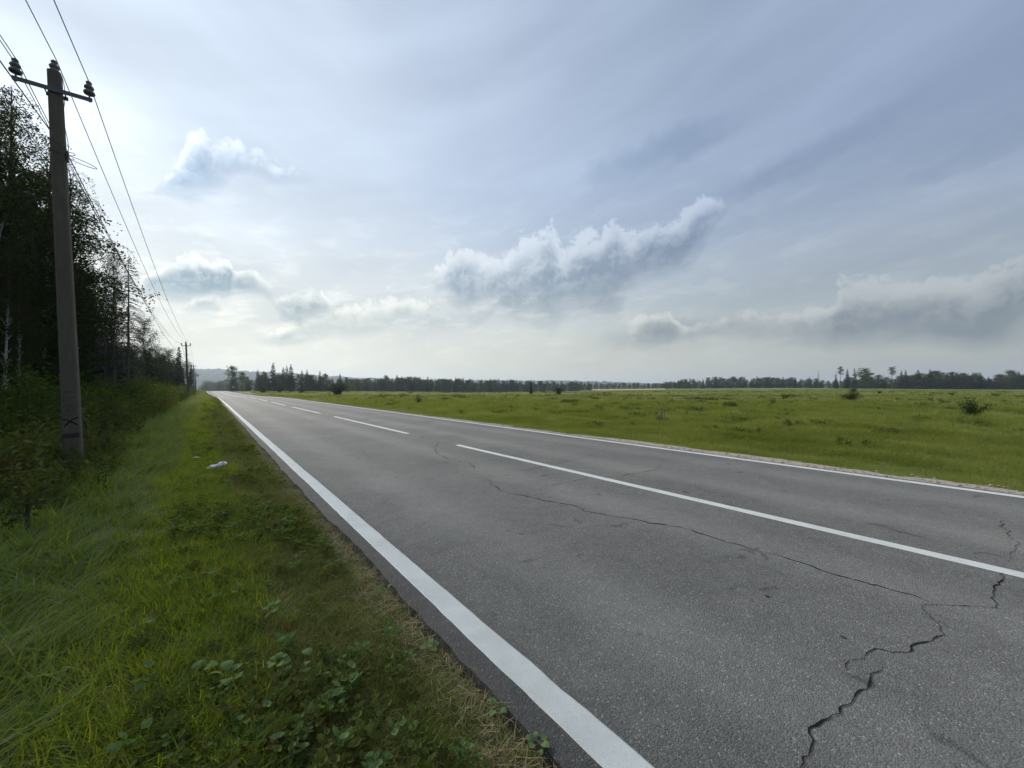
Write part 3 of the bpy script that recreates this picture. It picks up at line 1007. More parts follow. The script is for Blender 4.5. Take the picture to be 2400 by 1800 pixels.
def plant(key, x, y, H, label, group=None, widen=1.0, rz=None, lean=0.0, cat='tree', z=None):
    me, H0, mats, parts = KIT[key]
    return place(key, NAMES[key.rstrip('0123456789')], me, x, y, H, H0, rng.random() * 6.283 if rz is None else rz, label, group, widen, z, lean, parts, mats, cat)


def at_px(px, l):
    """depth of the picture column px at a lateral distance l from the camera"""
    return l / (NX * (px - CX) / FPX + NY)


def forest_tree(key, px, ytop, l, label, group=None, widen=1.0, lean=0.0):
    dep = at_px(px, l)
    x = (px - CX) / FPX * dep
    z = gz(x, dep)
    H = EYE + (HY - ytop) / FPX * dep - z
    return plant(key, x, dep, H, label, group, widen, lean=lean)


# ------------------------------------------------------------------ roadside forest on the left
forest_tree('birch0', -20, 200, -8.2, 'tall birch with drooping crown, topmost against the bright sky beside the near pole', None, .95)
forest_tree('birch2', 8, 205, -9.6, 'dark full birch behind the tallest birch at the picture edge', None, 1.0)
forest_tree('birch1', 95, 320, -9.0, 'tall birch right behind the near concrete pole', None, .9)
forest_tree('birch2', 168, 405, -8.6, 'birch whose hanging twigs reach past the near pole towards the wires', None, 1.0)
forest_tree('birch0', 262, 575, -8.0, 'slender birch with thin see-through crown arching above the dead spruces', None, .5)
forest_tree('dead0', 268, 620, -5.9, 'bare dead spruce, shorter one just behind the front dead spruce', None, 1.05)
forest_tree('dead1', 298, 596, -5.6, 'bare dead spruce with grey drooping branches nearest the overhead wires', None, 1.15)
forest_tree('dead2', 246, 640, -6.4, 'bare dead spruce half hidden by leafy birches', None, .9)
forest_tree('alder0', 338, 752, -7.4, 'light airy deciduous tree at the foot of the dead spruces', None, .8)
forest_tree('alder1', 285, 812, -7.0, 'dark rounded tree growing in front of the dead spruce trunks', None, 1.0)
forest_tree('alder2', 368, 815, -7.6, 'rounded green tree halfway between the dead spruces and the second pole', None, 1.15)
forest_tree('alder0', 395, 822, -7.6, 'broad dark tree left of the second power pole', None, 1.1)
forest_tree('spruce0', 418, 812, -6.6, 'dark spruce directly behind the second power pole', None, .9)
forest_tree('alder1', 440, 848, -6.0, 'small leafy tree just right of the second power pole', None, .9)
forest_tree('spruce1', 447, 852, -6.4, 'narrow spruce between the second and third power poles', None, .9)
forest_tree('birch1', 20, 330, -11.5, 'birch with white trunk low at the picture edge, behind the tallest birch', None, .8)
forest_tree('spruce2', 40, 420, -12.0, 'big dark spruce filling the wood behind the near pole', None, 1.15)
forest_tree('spruce0', 195, 600, -11.5, 'dark spruce standing left of the bare dead spruces', None, 1.1)
forest_tree('alder2', 175, 640, -7.4, 'dense dark tree just right of the near pole at the wood edge', None, 1.0)
forest_tree('alder1', 60, 610, -7.0, 'dense dark tree just left of the near pole at the wood edge', None, 1.05)
forest_tree('spruce1', 125, 480, -11.0, 'dark spruce hidden straight behind the near pole', None, 1.1)

forest_tree('birch2', 14, 560, -6.0, 'young birch with a pale bare trunk at the picture edge left of the pole', None, .7)
forest_tree('birch0', 44, 640, -6.3, 'thin young birch with pale trunk close left of the near pole', None, .6)
SKYLINE = ([-900, -20, 90, 170, 235, 262, 300, 330, 345, 370, 400, 440, 460, 470, 480, 486], [150, 280, 400, 540, 720, 785, 800, 815, 815, 828, 838, 852, 866, 874, 882, 898])
fill = 0
for k in range(150):
    l = -6.8 - 14 * rng.random() ** 1.4
    s = -6 + 260 * (k + rng.random()) / 150 * (.35 + .65 * k / 150)
    x, y = LS(l, s)
    x, y = float(x), float(y)
    if y < 1.0: continue
    px = CX + FPX * x / y
    top = np.interp(px, *SKYLINE)
    z = gz(x, y)
    Hmax = EYE + (HY - top) / FPX * y - z
    H = min(Hmax * (.6 + .38 * rng.random()), 18)
    if H < 2.5 or (185 < px < 335 and rng.random() < .55): continue
    kind = ['spruce', 'alder', 'spruce', 'birch', 'alder'][k % 5] if H > 7 else 'alder'
    lab = {'spruce': 'dark spruce deep in the roadside wood behind the edge trees', 'alder': 'dark deciduous tree inside the roadside wood behind the edge trees',
           'birch': 'pale-trunked birch inside the roadside wood behind the edge trees'}[kind]
    plant(f'{kind}{rng.integers(3)}', x, y, H, lab, {'spruce': 'spruces inside the roadside wood', 'alder': 'deciduous trees inside the roadside wood', 'birch': 'birches inside the roadside wood'}[kind],
          .95 + .4 * rng.random())
    fill += 1
# trees beside and behind the viewer, continuing the wood
for k in range(9):
    x, y = LS(-8.5 - 5 * rng.random(), -4 - 5.5 * k)
    plant(f"{['birch', 'spruce', 'alder'][k % 3]}{k % 3}", float(x), float(y), 13 + 5 * rng.random(), f'tree of the roadside wood behind the viewer, {["first", "second", "third", "fourth", "fifth", "sixth", "seventh", "eighth", "ninth"][k]} one back', None)

# bushes along the foot of the wood
bl = ['low bush by the picture edge left of the near pole', 'leafy bush just left of the near pole foot', 'bush behind the near pole foot', 'bush just right of the near pole',
      'broad bush a little beyond the near pole', 'bush in front of the dark rounded tree', 'tall bush under the dead spruces', 'dark bush standing out towards the mown verge',
      'bush below the airy deciduous tree', 'bush halfway along the hedge towards the second pole', 'rounded bush well before the second pole', 'bush in the thick of the verge hedge',
      'bush next before the second pole', 'low bush beside the second pole foot', 'bush just past the second pole', 'last rounded bush by the verge before the crest']
bp = [(-4.3, 7.5, 1.5), (-4.0, 9.6, 1.7), (-4.2, 12.2, 1.9), (-4.3, 14.6, 2.0), (-4.1, 17.5, 2.1), (-4.4, 21, 2.3), (-4.6, 25, 2.6), (-3.7, 29, 2.4), (-4.6, 34, 2.6), (-4.2, 39, 2.3),
      (-4.0, 44, 2.4), (-4.6, 50, 2.6), (-3.9, 57, 2.2), (-3.7, 66, 1.9), (-3.6, 78, 2.2), (-3.5, 98, 2.6)]
for i, ((l, s, h), lab) in enumerate(zip(bp, bl)):
    x, y = LS(l, s)
    plant(f'bush{i % 5}', float(x), float(y), h, lab, None, 1.0 + .25 * rng.random(), cat='bush')
for i in range(46):
    s = 3 + 120 * (i / 46) ** 1.35 + rng.random() * 2
    x, y = LS(-5.2 - 1.6 * rng.random(), s)
    plant(f'bush{rng.integers(5)}', float(x), float(y), 1.2 + 2.0 * rng.random() ** 1.5, 'leafy undergrowth bush between the front bushes and the wood', 'undergrowth bushes along the wood', .8 + .5 * rng.random(), cat='bush')

# ------------------------------------------------------------------ bushes, saplings and stakes in the meadow
FB = [(791, 926, 23, 'bush1', 1.1, 'round dark bush on the meadow where the far spruce clump ends'), (616, 921, 9, 'bush2', 1.3, 'small bush close to the road in front of the far spruces'),
      (655, 920, 10, 'bush3', 1.0, 'small dark bush second from the road in front of the far spruces'), (682, 919, 6, 'bush0', 1.0, 'tiny bush between two small ones in front of the far spruces'),
      (707, 921, 9, 'bush4', 1.2, 'small bush left of the round dark meadow bush'), (906, 930, 6, 'scrub0', 1.2, 'tiny dark shrub in the meadow left of the feathery sapling'),
      (979, 947, 23, 'scrub1', .7, 'feathery sapling in the meadow not far beyond the road'), (1309, 924, 14, 'bush0', 1.0, 'round dark bush in front of the pale crop field'),
      (1245, 923, 21, 'farspruce1', 1.0, 'small lone spruce at the left end of the pale crop field'), (1303, 961, 9, 'scrub2', 1.3, 'low dark shrub in the middle meadow near the road'),
      (1215, 930, 5, 'scrub0', 1.3, 'tiny shrub below the small lone spruce'), (1641, 966, 14, 'scrub1', 1.5, 'low wide scrub in the meadow right of the leaning stakes'),
      (1838, 937, 14, 'scrub2', 1.0, 'small pale shrub in the mid meadow left of the rounded green bush'), (1810, 950, 16, 'scrub0', .6, 'thin upright sapling in the mid meadow'),
      (1995, 940, 18, 'bush2', 1.15, 'rounded green bush standing alone in the right meadow'), (2000, 918, 6, 'bush3', 1.5, 'dark low bush far behind the rounded green bush'),
      (2061, 922, 5, 'bush1', 1.2, 'tiny dark bush right of the rounded green bush'), (2182, 939, 8, 'scrub1', 1.2, 'small shrub between the rounded bush and the ragged near bush'),
      (2231, 927, 8, 'scrub2', 1.4, 'pale low shrub far off above the ragged near bush'), (2336, 930, 7, 'scrub0', 1.4, 'dark low shrub far right at the meadow end'),
      (2278, 985, 42, 'bush4', .62, 'ragged dark bush, largest in the right meadow')]
for px, py, hpx, key, wd, lab in FB:
    x, y, z = on_ground(px, py)
    plant(key.replace('bush', 'shrub'), x, y, hpx / FPX * y * 1.35, lab, None, wd, cat='tree' if 'spruce' in key else 'bush', z=z - .03)
x, y, z = on_ground(1543, 992)
st = empty('broken_sapling', (x, y, z))
tag(st, 'bare broken sapling with two leaning grey stems in the meadow', 'sapling')
for p0, p1 in (((-.10, 0, -.1), (.26, .05, .80)), ((.30, 0, -.1), (.31, .05, .78)), ((-.1, 0, .18), (.16, .0, .52))):
    g = Geo(); g.tube(np.array([p0, (np.array(p0) + p1) / 2 + rng.normal(size=3) * .03, p1]), [.028, .022, .012], 5)
    link('stem', g.mesh('stem'), M['greybark'], st)

# ------------------------------------------------------------------ far woods
def far_tree(px, ytop, dep, sp, label, group=None, wd=1.0, key=None):
    x, y, z = at(px, dep)
    H = EYE + (HY - ytop) / FPX * dep - z
    if H < 3: return
    key = key or (f'farspruce{rng.integers(3)}' if sp else f'farleaf{rng.integers(3)}')
    plant(key, x, y, H, label, group, wd)

A = [(545, 858, 0, 'tall loose deciduous tree at the left end of the far spruce clump, by the road'), (640, 849, 1, 'tallest spruce of the far clump right of the road'),
     (664, 860, 1, 'spruce just right of the tallest far spruce'), (672, 857, 1, 'spruce in the middle of the far triple, left of the tallest of the three'),
     (682, 853, 1, 'right-hand tall spruce of the far triple'), (604, 866, 1, 'slim spruce between the roadside deciduous tree and the tallest far spruce'),
     (707, 868, 1, 'slim spruce next right of the far triple'), (719, 866, 1, 'pointed spruce second right of the far triple'), (749, 869, 1, 'lone pointed spruce above the low right half of the far clump'),
     (797, 875, 1, 'spruce near the right end of the far clump'), (566, 872, 0, 'deciduous tree second from the road in the far clump'), (622, 872, 0, 'deciduous tree left of the tallest far spruce'),
     (812, 884, 0, 'last deciduous tree at the right end of the far spruce clump'), (762, 876, 0, 'deciduous tree right of the lone pointed spruce')]
for px, yt, sp, lab in A:
    far_tree(px, yt, 250, sp, lab, None, 1.05)
for k in range(44):
    px = 538 + 280 * rng.random()
    sp = k % 3 == 0
    far_tree(px, np.interp(px, [535, 560, 640, 690, 820], [893, 880, 878, 874, 890]) + 13 * rng.random() ** 1.4, 252 + 22 * rng.random(), sp,
             'spruce among the crowded lower trees of the far clump right of the road' if sp else 'deciduous tree among the crowded lower trees of the far clump right of the road',
             'lower spruces of the far clump' if sp else 'lower deciduous trees of the far clump', 1.5)
B = [(930, 878, 1, 'spruce rising above the long middle wood, left end'), (906, 881, 0, 'rounded tree top left of the risen spruce in the middle wood'), (970, 884, 1, 'pointed spruce in the middle wood below the distant mast'),
     (1068, 884, 1, 'solitary pointed spruce top in the middle of the long wood')]
for px, yt, sp, lab in B:
    far_tree(px, yt, 385, sp, lab, None, 1.3)
for k in range(110):
    px = 815 + 570 * (k + rng.random()) / 110
    sp = k % 4 == 0
    dep = np.interp(px, [815, 1000, 1250, 1400], [300, 360, 425, 470]) + 25 * rng.random()
    far_tree(px, np.interp(px, [815, 900, 950, 1100, 1250, 1385], [889, 885, 883, 888, 892, 896]) + (-3 if sp else 0) + 11 * rng.random() ** 1.5, dep, sp,
             'spruce in the long dark wood across the middle of the meadow' if sp else 'deciduous tree in the long dark wood across the middle of the meadow',
             'spruces of the long middle wood' if sp else 'deciduous trees of the long middle wood', 1.7)
for k in range(48):
    px = 1385 + 230 * (k + rng.random()) / 48
    far_tree(px, 897 + 6 * rng.random() - (4 if px > 1560 else 0), 605 + 30 * rng.random(), 0, 'small deciduous tree in the thin wood behind the pale crop field', 'trees behind the crop field', 1.6)
for k in range(72):
    px = 1555 + 370 * (k + rng.random()) / 72
    sp = k % 6 == 0
    far_tree(px, np.interp(px, [1555, 1620, 1700, 1800, 1920], [897, 886, 883, 884, 886]) + (-3 if sp else 0) + 11 * rng.random() ** 1.4, np.interp(px, [1555, 1925], [520, 425]) + 20 * rng.random(), sp,
             'spruce in the low wood between the crop field and the tall right wood' if sp else 'deciduous tree in the low wood between the crop field and the tall right wood',
             'spruces of the low right wood' if sp else 'deciduous trees of the low right wood', 1.6)
E_ = [(1918, 866, 'dead1', .8, 'bare-topped dead spruce standing alone above the low right wood'), (1970, 860, 'pine0', 1.15, 'tall pine with bare trunk above the right wood, left one of two pines'),
      (1959, 875, 'farspruce0', .9, 'short slim spruce left of the left tall pine'), (1986, 864, 'farspruce1', .8, 'thin spruce just right of the left tall pine'),
      (2003, 862, 'farspruce2', .8, 'slim dense spruce between the left pine and the broad tree'), (2029, 864, 'farleaf0', 1.9, 'broad rounded tree standing out at the left part of the right wood'),
      (2090, 861, 'pine1', 1.5, 'ragged pine with one-sided flat crown above the right wood'), (2113, 868, 'farspruce0', .9, 'left spruce of a close pair right of the ragged pine'),
      (2123, 867, 'farspruce1', .9, 'right spruce of a close pair right of the ragged pine'), (2152, 866, 'farspruce2', 1.4, 'thick spruce at the start of the dense right wood'),
      (2180, 866, 'farspruce0', 1.5, 'second thick spruce of the dense right wood'), (2231, 871, 'farspruce1', 1.2, 'pointed spruce midway along the dense right wood'),
      (2372, 869, 'farleaf1', 1.7, 'large rounded tree at the far right end of the right wood')]
for px, yt, key, wd, lab in E_:
    far_tree(px, yt, 362, 0, lab, None, wd, key)
for k in range(104):
    px = 1905 + 640 * (k + rng.random()) / 104
    sp = k % 3 == 0
    far_tree(px, np.interp(px, [1905, 1990, 2030, 2100, 2150, 2260, 2330, 2420], [888, 884, 876, 882, 868, 873, 876, 867]) + 14 * rng.random() ** 1.4,
             np.interp(px, [1905, 2100, 2545], [425, 375, 345]) + 22 * rng.random(), sp,
             'spruce in the dense mass of the right wood' if sp else 'deciduous tree in the dense mass of the right wood',
             'spruces of the right wood' if sp else 'deciduous trees of the right wood', 1.6)
# valley trees beyond the crest of the road
for k in range(22):
    px = 478 + 70 * rng.random()
    far_tree(px, 893 + 12 * rng.random(), 520 + 380 * rng.random(), k % 3 == 0, 'hazy tree in the valley beyond the crest of the road', 'valley trees beyond the crest', 2.0)


# ------------------------------------------------------------------ power line
POLE_L, POLE_S0, POLE_STEP = -1.98, 10.95, 56.0
POLE_H, LEAN = 7.52, R(2.3)


def pole_parts():
    out = {}
    g = Geo()
    zs = np.linspace(-.6, POLE_H, 24)
    prof = []
    for z in zs:
        f = (z + .6) / (POLE_H + .6)
        w, dp = .121 - .036 * f, .115 - .030 * f
        c = .022
        prof.append([(-w, -dp + c, z), (-w + c, -dp, z), (w - c, -dp, z), (w, -dp + c, z), (w, dp - c, z), (w - c, dp, z), (-w + c, dp, z), (-w, dp - c, z)])
    v = np.array(prof)
    n = len(zs)
    i = np.arange(n - 1)[:, None] * 8; j = np.arange(8)[None]; k = (j + 1) % 8
    g.add(v, np.stack([i + j, i + k, i + k + 8, i + j + 8], -1).reshape(-1, 4))
    b = (n - 1) * 8
    g.f.append(np.array([[b, b + 1, b + 6, b + 7], [b + 1, b + 2, b + 5, b + 6], [b + 2, b + 3, b + 4, b + 5]]))
    out['shaft'] = (g.mesh('shaft'), M['concrete'])
    g = Geo()
    z = 7.14
    g.box((-.49, -.125, z - .04), (.49, -.118, z + .04))
    g.box((-.49, -.118, z + .033), (.49, -.05, z + .04))
    out['crossarm'] = (g.mesh('crossarm'), M['steel'])
    g = Geo()
    g.box((-.14, .093, z - .035), (.14, .105, z + .035))
    for sx in (-.125, .125): g.box((sx - .008, -.115, z - .008), (sx + .008, .115, z + .008))
    out['clamp'] = (g.mesh('clamp'), M['steel'])
    prof = [(.0, .10), (.055, .095), (.088, .10), (.098, .125), (.092, .15), (.060, .185), (.056, .20), (.078, .215), (.084, .24), (.070, .27), (.046, .295), (.042, .31), (.052, .325), (.050, .35), (.030, .375), (0, .38)]
    prof = [(r_ * .86, z_ * .9 + .01) for r_, z_ in prof]
    g = Geo(); g.lathe(prof, 14)
    out['insulator'] = (g.mesh('insulator', True), M['porcelain'])
    g = Geo(); g.tube(np.array([(0, 0, -.05), (0, 0, .12)]), .014, 6)
    out['pin'] = (g.mesh('pin'), M['steel'])
    g = Geo()
    zb = 6.18
    for dz, tl in ((0, .06), (-.17, .04)):
        ring = np.array([(-.105, -.095, tl), (.105, -.095, -tl), (.105, .095, -tl), (-.105, .095, tl), (-.105, -.095, tl)]) + (0, 0, zb + dz)
        g.tube(ring, .009, 4, False)
    g.box((.10, -.05, zb - .28), (.125, .05, zb - .10))
    out['cable_band'] = (g.mesh('cable_band'), M['steel'])
    t = np.linspace(0, 2 * np.pi, 26)
    g = Geo()
    g.tube(np.column_stack([.30 + .20 * np.cos(t), -.06 + .05 * np.sin(t), zb - .20 - .06 * (1 + np.cos(t)) + .055 * np.sin(t)]), .006, 4, False)
    g.tube(np.column_stack([.165 + .05 * np.cos(t), -.04 + .05 * np.sin(t), zb - .14 + .05 * np.sin(t)]), .006, 4, False)
    out['wire_loop'] = (g.mesh('wire_loop'), M['wire'])
    g = Geo()
    t = np.linspace(0, 1, 14)[:, None]
    g.tube(np.array([(.10, -.02, 7.45)]) * (1 - t) + np.array([(.115, -.03, 6.0)]) * t + np.column_stack([.02 * np.sin(t * 9), 0 * t, 0 * t]), .005, 4, False)
    out['down_wire'] = (g.mesh('down_wire'), M['wire'])
    return out


PP = pole_parts()
INS = ((-.45, 7.16), (0.0, POLE_H - .12), (.45, 7.16))
nth = ['nearest grey concrete power pole with a black painted X on its shaft', 'second concrete power pole down the verge, clear against the sky', 'third power pole along the verge past the second',
       'fourth power pole along the verge, small in the distance', 'fifth power pole along the verge, near the road crest', 'sixth power pole along the verge at the road crest']
poles = []
for k in range(-1, 6):
    s = POLE_S0 + POLE_STEP * k
    x, y = LS(POLE_L, s)
    x, y = float(x), float(y)
    o = empty('power_pole', (x, y, gz(x, y)))
    o.rotation_euler = Matrix.Rotation(ROAD_ROT, 3, 'Z').to_euler()
    o.rotation_euler = (Matrix.Rotation(ROAD_ROT, 3, 'Z') @ Matrix.Rotation(-LEAN * (1 if k in (0, 1) else .4), 3, 'Y')).to_euler()
    tag(o, nth[k] if k >= 0 else 'concrete power pole behind the viewer', 'power pole', 'power poles along the verge')
    for nm in ('shaft', 'crossarm', 'clamp', 'cable_band', 'down_wire'):
        link(nm, PP[nm][0], PP[nm][1], o)
    if k <= 1: link('wire_loop', PP['wire_loop'][0], PP['wire_loop'][1], o)
    for ix, iz in INS:
        a = link('insulator', PP['insulator'][0], PP['insulator'][1], o, (ix, -.085 if ix else 0, iz))
        link('pin', PP['pin'][0], PP['pin'][1], a)
    if k == 0:                                    # black marks painted on the face towards the traffic
        def stroke(name, pts, w, mat='blackpaint'):
            pts = np.array(pts, float)
            n = len(pts)
            d_ = np.gradient(pts, axis=0); d_ /= np.linalg.norm(d_, axis=1, keepdims=True)
            nr = np.stack([-d_[:, 1], d_[:, 0]], 1) * w * (.8 + .4 * rng.random((n, 1)))
            L, R_ = pts + nr, pts - nr
            yy = lambda q: -(.115 - .030 * (q[:, 1] + .6) / (POLE_H + .6)) - .003
            v = np.concatenate([np.column_stack([L[:, 0], yy(L), L[:, 1]]), np.column_stack([R_[:, 0], yy(R_), R_[:, 1]])])
            i = np.arange(n - 1)
            return v, np.stack([i, i + n, i + n + 1, i + 1], -1)
        def marks(name, lines, w, mat='blackpaint'):
            g = Geo()
            for ln in lines:
                g.add(*stroke(name, ln, w))
            link(name, g.mesh(name), M[mat], o)
        z0 = .16
        marks('painted_cross', [[(-.10, .86 + z0), (-.03, .83 + z0), (.03, .78 + z0), (.095, .735 + z0)], [(.10, .87 + z0), (.04, .845 + z0), (-.02, .79 + z0), (-.08, .72 + z0)]], .011)
        marks('painted_triangle', [[(-.045, 1.02 + z0), (.0, 1.13 + z0)], [(-.05, 1.02 + z0), (.055, 1.02 + z0)], [(0, 1.13 + z0), (.05, 1.03 + z0)]], .004, 'stain')
        tx = []
        for zrow, h, x0, x1 in ((1.36, .028, -.085, .085), (.985, .018, -.09, .10), (.92, .016, -.09, .02)):
            xx = x0
            while xx < x1:
                w_ = .012 + .01 * rng.random()
                tx.append([(xx, zrow + z0 - h * .5 + rng.normal() * .002), (xx + rng.normal() * .003, zrow + z0 + h * .5)])
                if rng.random() < .6: tx.append([(xx, zrow + z0 + rng.choice([-.5, 0, .5]) * h), (xx + w_ * .7, zrow + z0 + rng.choice([-.5, 0, .5]) * h)])
                xx += w_ + .005
        tx += [[(-.10, 1.245 + z0), (.10, 1.25 + z0)], [(-.10, 1.205 + z0), (-.01, 1.207 + z0)]]
        marks('faded_lettering', tx, .0032, 'stain')
        band = [[(-.105, q + z0), (.105, q + z0 + .004 * rng.normal())] for q in np.arange(.50, .58, .012)]
        marks('dark_band', band, .008, 'stain')
    poles.append(o)
bpy.context.view_layer.update()


def anchor(k, ix, iz, iy=0.0):
    return np.array(poles[k].matrix_world @ Vector((ix, iy, iz)))


def wire(name, offs, sag, label, r=.0075):
    g = Geo()
    for k in range(len(poles) - 1):
        a, b = anchor(k, *offs), anchor(k + 1, *offs)
        n = 40
        t = np.linspace(0, 1, n)
        p = a * (1 - t)[:, None] + b * t[:, None]
        p[:, 2] -= sag * 4 * t * (1 - t)
        g.tube(p, r, 4, False)
    tag(link(name, g.mesh(name), M['wire']), label, 'wire', 'overhead wires between the poles')


wire('overhead_wire', (.45, 7.16 + .35, -.13), 1.0, 'overhead wire on the roadward insulators, nearest the road')
wire('overhead_wire', (.04, POLE_H + .22, -.05), 1.05, 'overhead wire on the pole-top insulators, highest of the wires')
wire('overhead_wire', (-.48, 7.16 + .33, -.13), 1.1, 'overhead wire on the insulators at the wood side')
wire('overhead_wire', (-.42, 7.16 + .31, -.13), 1.35, 'slacker second wire on the insulators at the wood side')
wire('overhead_cable', (.12, 6.02, -.05), 1.25, 'lower cable tied to the pole shafts below the crossarms', .009)

# ------------------------------------------------------------------ far signs and mast
for l, s, lab in ((.2, 196, 'round road sign on the verge side of the road crest, seen from behind'), (10.6, 205, 'round road sign on the meadow side of the road crest, seen from behind')):
    x, y = LS(l, s); x, y = float(x), float(y)
    o = empty('road_sign', (x, y, gz(x, y)), ROAD_ROT)
    tag(o, lab, 'road sign', 'round signs at the road crest')
    g = Geo(); g.tube(np.array([(0, 0, -.3), (0, 0, 2.4)]), .04, 8); link('post', g.mesh('post'), M['steel'], o)
    g = Geo(); th = np.linspace(0, 2 * np.pi, 20)
    g.tube(np.array([(0, -.075, 2.0), (0, -.045, 2.0)]), .42, 20); link('disc', g.mesh('disc'), M['signback'], o)
x, y, z = at(991, 2900)
zt = EYE + (HY - 876) / FPX * 2900
o = empty('radio_mast', (x, y, z)); tag(o, 'thin lattice radio mast on the wooded skyline', 'mast')
for a in range(3):
    g = Geo(); c, s_ = math.cos(a * 2.094), math.sin(a * 2.094)
    g.tube(np.array([(c * 2.2, s_ * 2.2, 0), (c * .5, s_ * .5, zt - z)]), .25, 4); link('leg', g.mesh('leg'), M['steel'], o)
g = Geo()
for q in np.arange(4, zt - z, 6):
    rr = 2.2 - 1.7 * q / (zt - z)
    for a in range(3):
        p0 = (math.cos(a * 2.094) * rr, math.sin(a * 2.094) * rr, q); p1 = (math.cos((a + 1) * 2.094) * rr, math.sin((a + 1) * 2.094) * rr, q + 3)
        g.tube(np.array([p0, p1]), .12, 3, False)
link('bracing', g.mesh('bracing'), M['steel'], o)

# ------------------------------------------------------------------ grass and weeds (scattered tufts)
def tuft(seed, n, h, rad, w, lean=.5, curl=.6, seg=3, mat=None, dirbias=None):
    """a tuft of bent tapering blades"""
    rg = np.random.default_rng(seed)
    g = Geo()
    for i in range(n):
        a = rg.random() * 6.283
        b = np.array([math.cos(a), math.sin(a), 0]) * rad * math.sqrt(rg.random())
        az = rg.random() * 6.283
        d_ = np.array([math.cos(az), math.sin(az), 0])
        if dirbias is not None:
            d_ = d_ * .45 + np.array([math.cos(dirbias), math.sin(dirbias), 0]); d_ /= np.linalg.norm(d_)
        H = h * (.5 + .7 * rg.random())
        ln = lean * (.3 + rg.random())
        sd = np.array([-d_[1], d_[0], 0]) * w * (.7 + .6 * rg.random()) * .5
        L, Rr = [], []
        for k in range(seg + 1):
            t = k / seg
            c = b + d_ * H * (ln * t + curl * ln * t * t) + np.array([0, 0, H * (t - .38 * curl * ln * t * t)])
            ww = sd * (1 - t ** 1.5 * .94)
            L.append(c - ww); Rr.append(c + ww)
        v = np.array(L + Rr); i_ = np.arange(seg)
        g.add(v, np.stack([i_, i_ + seg + 1, i_ + seg + 2, i_ + 1], -1))
    me = g.mesh('tuft')
    if mat: me.materials.append(mat)
    return me


def herb(seed, h, n, leaf, mat, stems=4):
    rg = np.random.default_rng(seed)
    g = Geo()
    P = []
    for k in range(stems):
        a = rg.random() * 6.283
        tip = np.array([math.cos(a) * .25 * h, math.sin(a) * .25 * h, h * (.6 + .5 * rg.random())]) * np.array([rg.random() * 1.3, rg.random() * 1.3, 1])
        pt = np.array([(0, 0, -.03), tip * (.5, .5, .55), tip]) + np.array([math.cos(a), math.sin(a), 0]) * .06
        g.tube(pt, [.004, .003, .0015], 3, False)
        t = rg.random(n) ** .8
        P.append(np.array([along(pt, q) for q in t]) + rg.normal(size=(n, 3)) * np.array([.05, .05, .02]) * h)
    g.leaves(np.concatenate(P), leaf, rg, .45, .35, .15)
    me = g.mesh('herb'); me.materials.append(mat)
    return me


def flatplant(seed, n, size, mat):
    """low broad leaves pressed to the ground"""
    rg = np.random.default_rng(seed)
    g = Geo()
    for i in range(n):
        a = rg.random() * 6.283
        r = size * (.2 + 1.2 * rg.random())
        c = np.array([math.cos(a) * r, math.sin(a) * r, (.03 + .08 * rg.random())])
        d_ = np.array([math.cos(a), math.sin(a), .25 * rg.normal()]); sd = np.array([-math.sin(a), math.cos(a), .25 * rg.normal()])
        s_ = size * (.6 + .6 * rg.random())
        v = np.array([c - d_ * s_ * .5, c - d_ * s_ * .15 + sd * s_ * .33, c + d_ * s_ * .2 + sd * s_ * .3, c + d_ * s_ * .55, c + d_ * s_ * .2 - sd * s_ * .3, c - d_ * s_ * .15 - sd * s_ * .33, c + (0, 0, -.012)])
        g.add(v, [(0, 1, 6), (1, 2, 6), (2, 3, 6), (3, 4, 6), (4, 5, 6), (5, 0, 6)])
    me = g.mesh('low_leaves'); me.materials.append(mat)
    return me


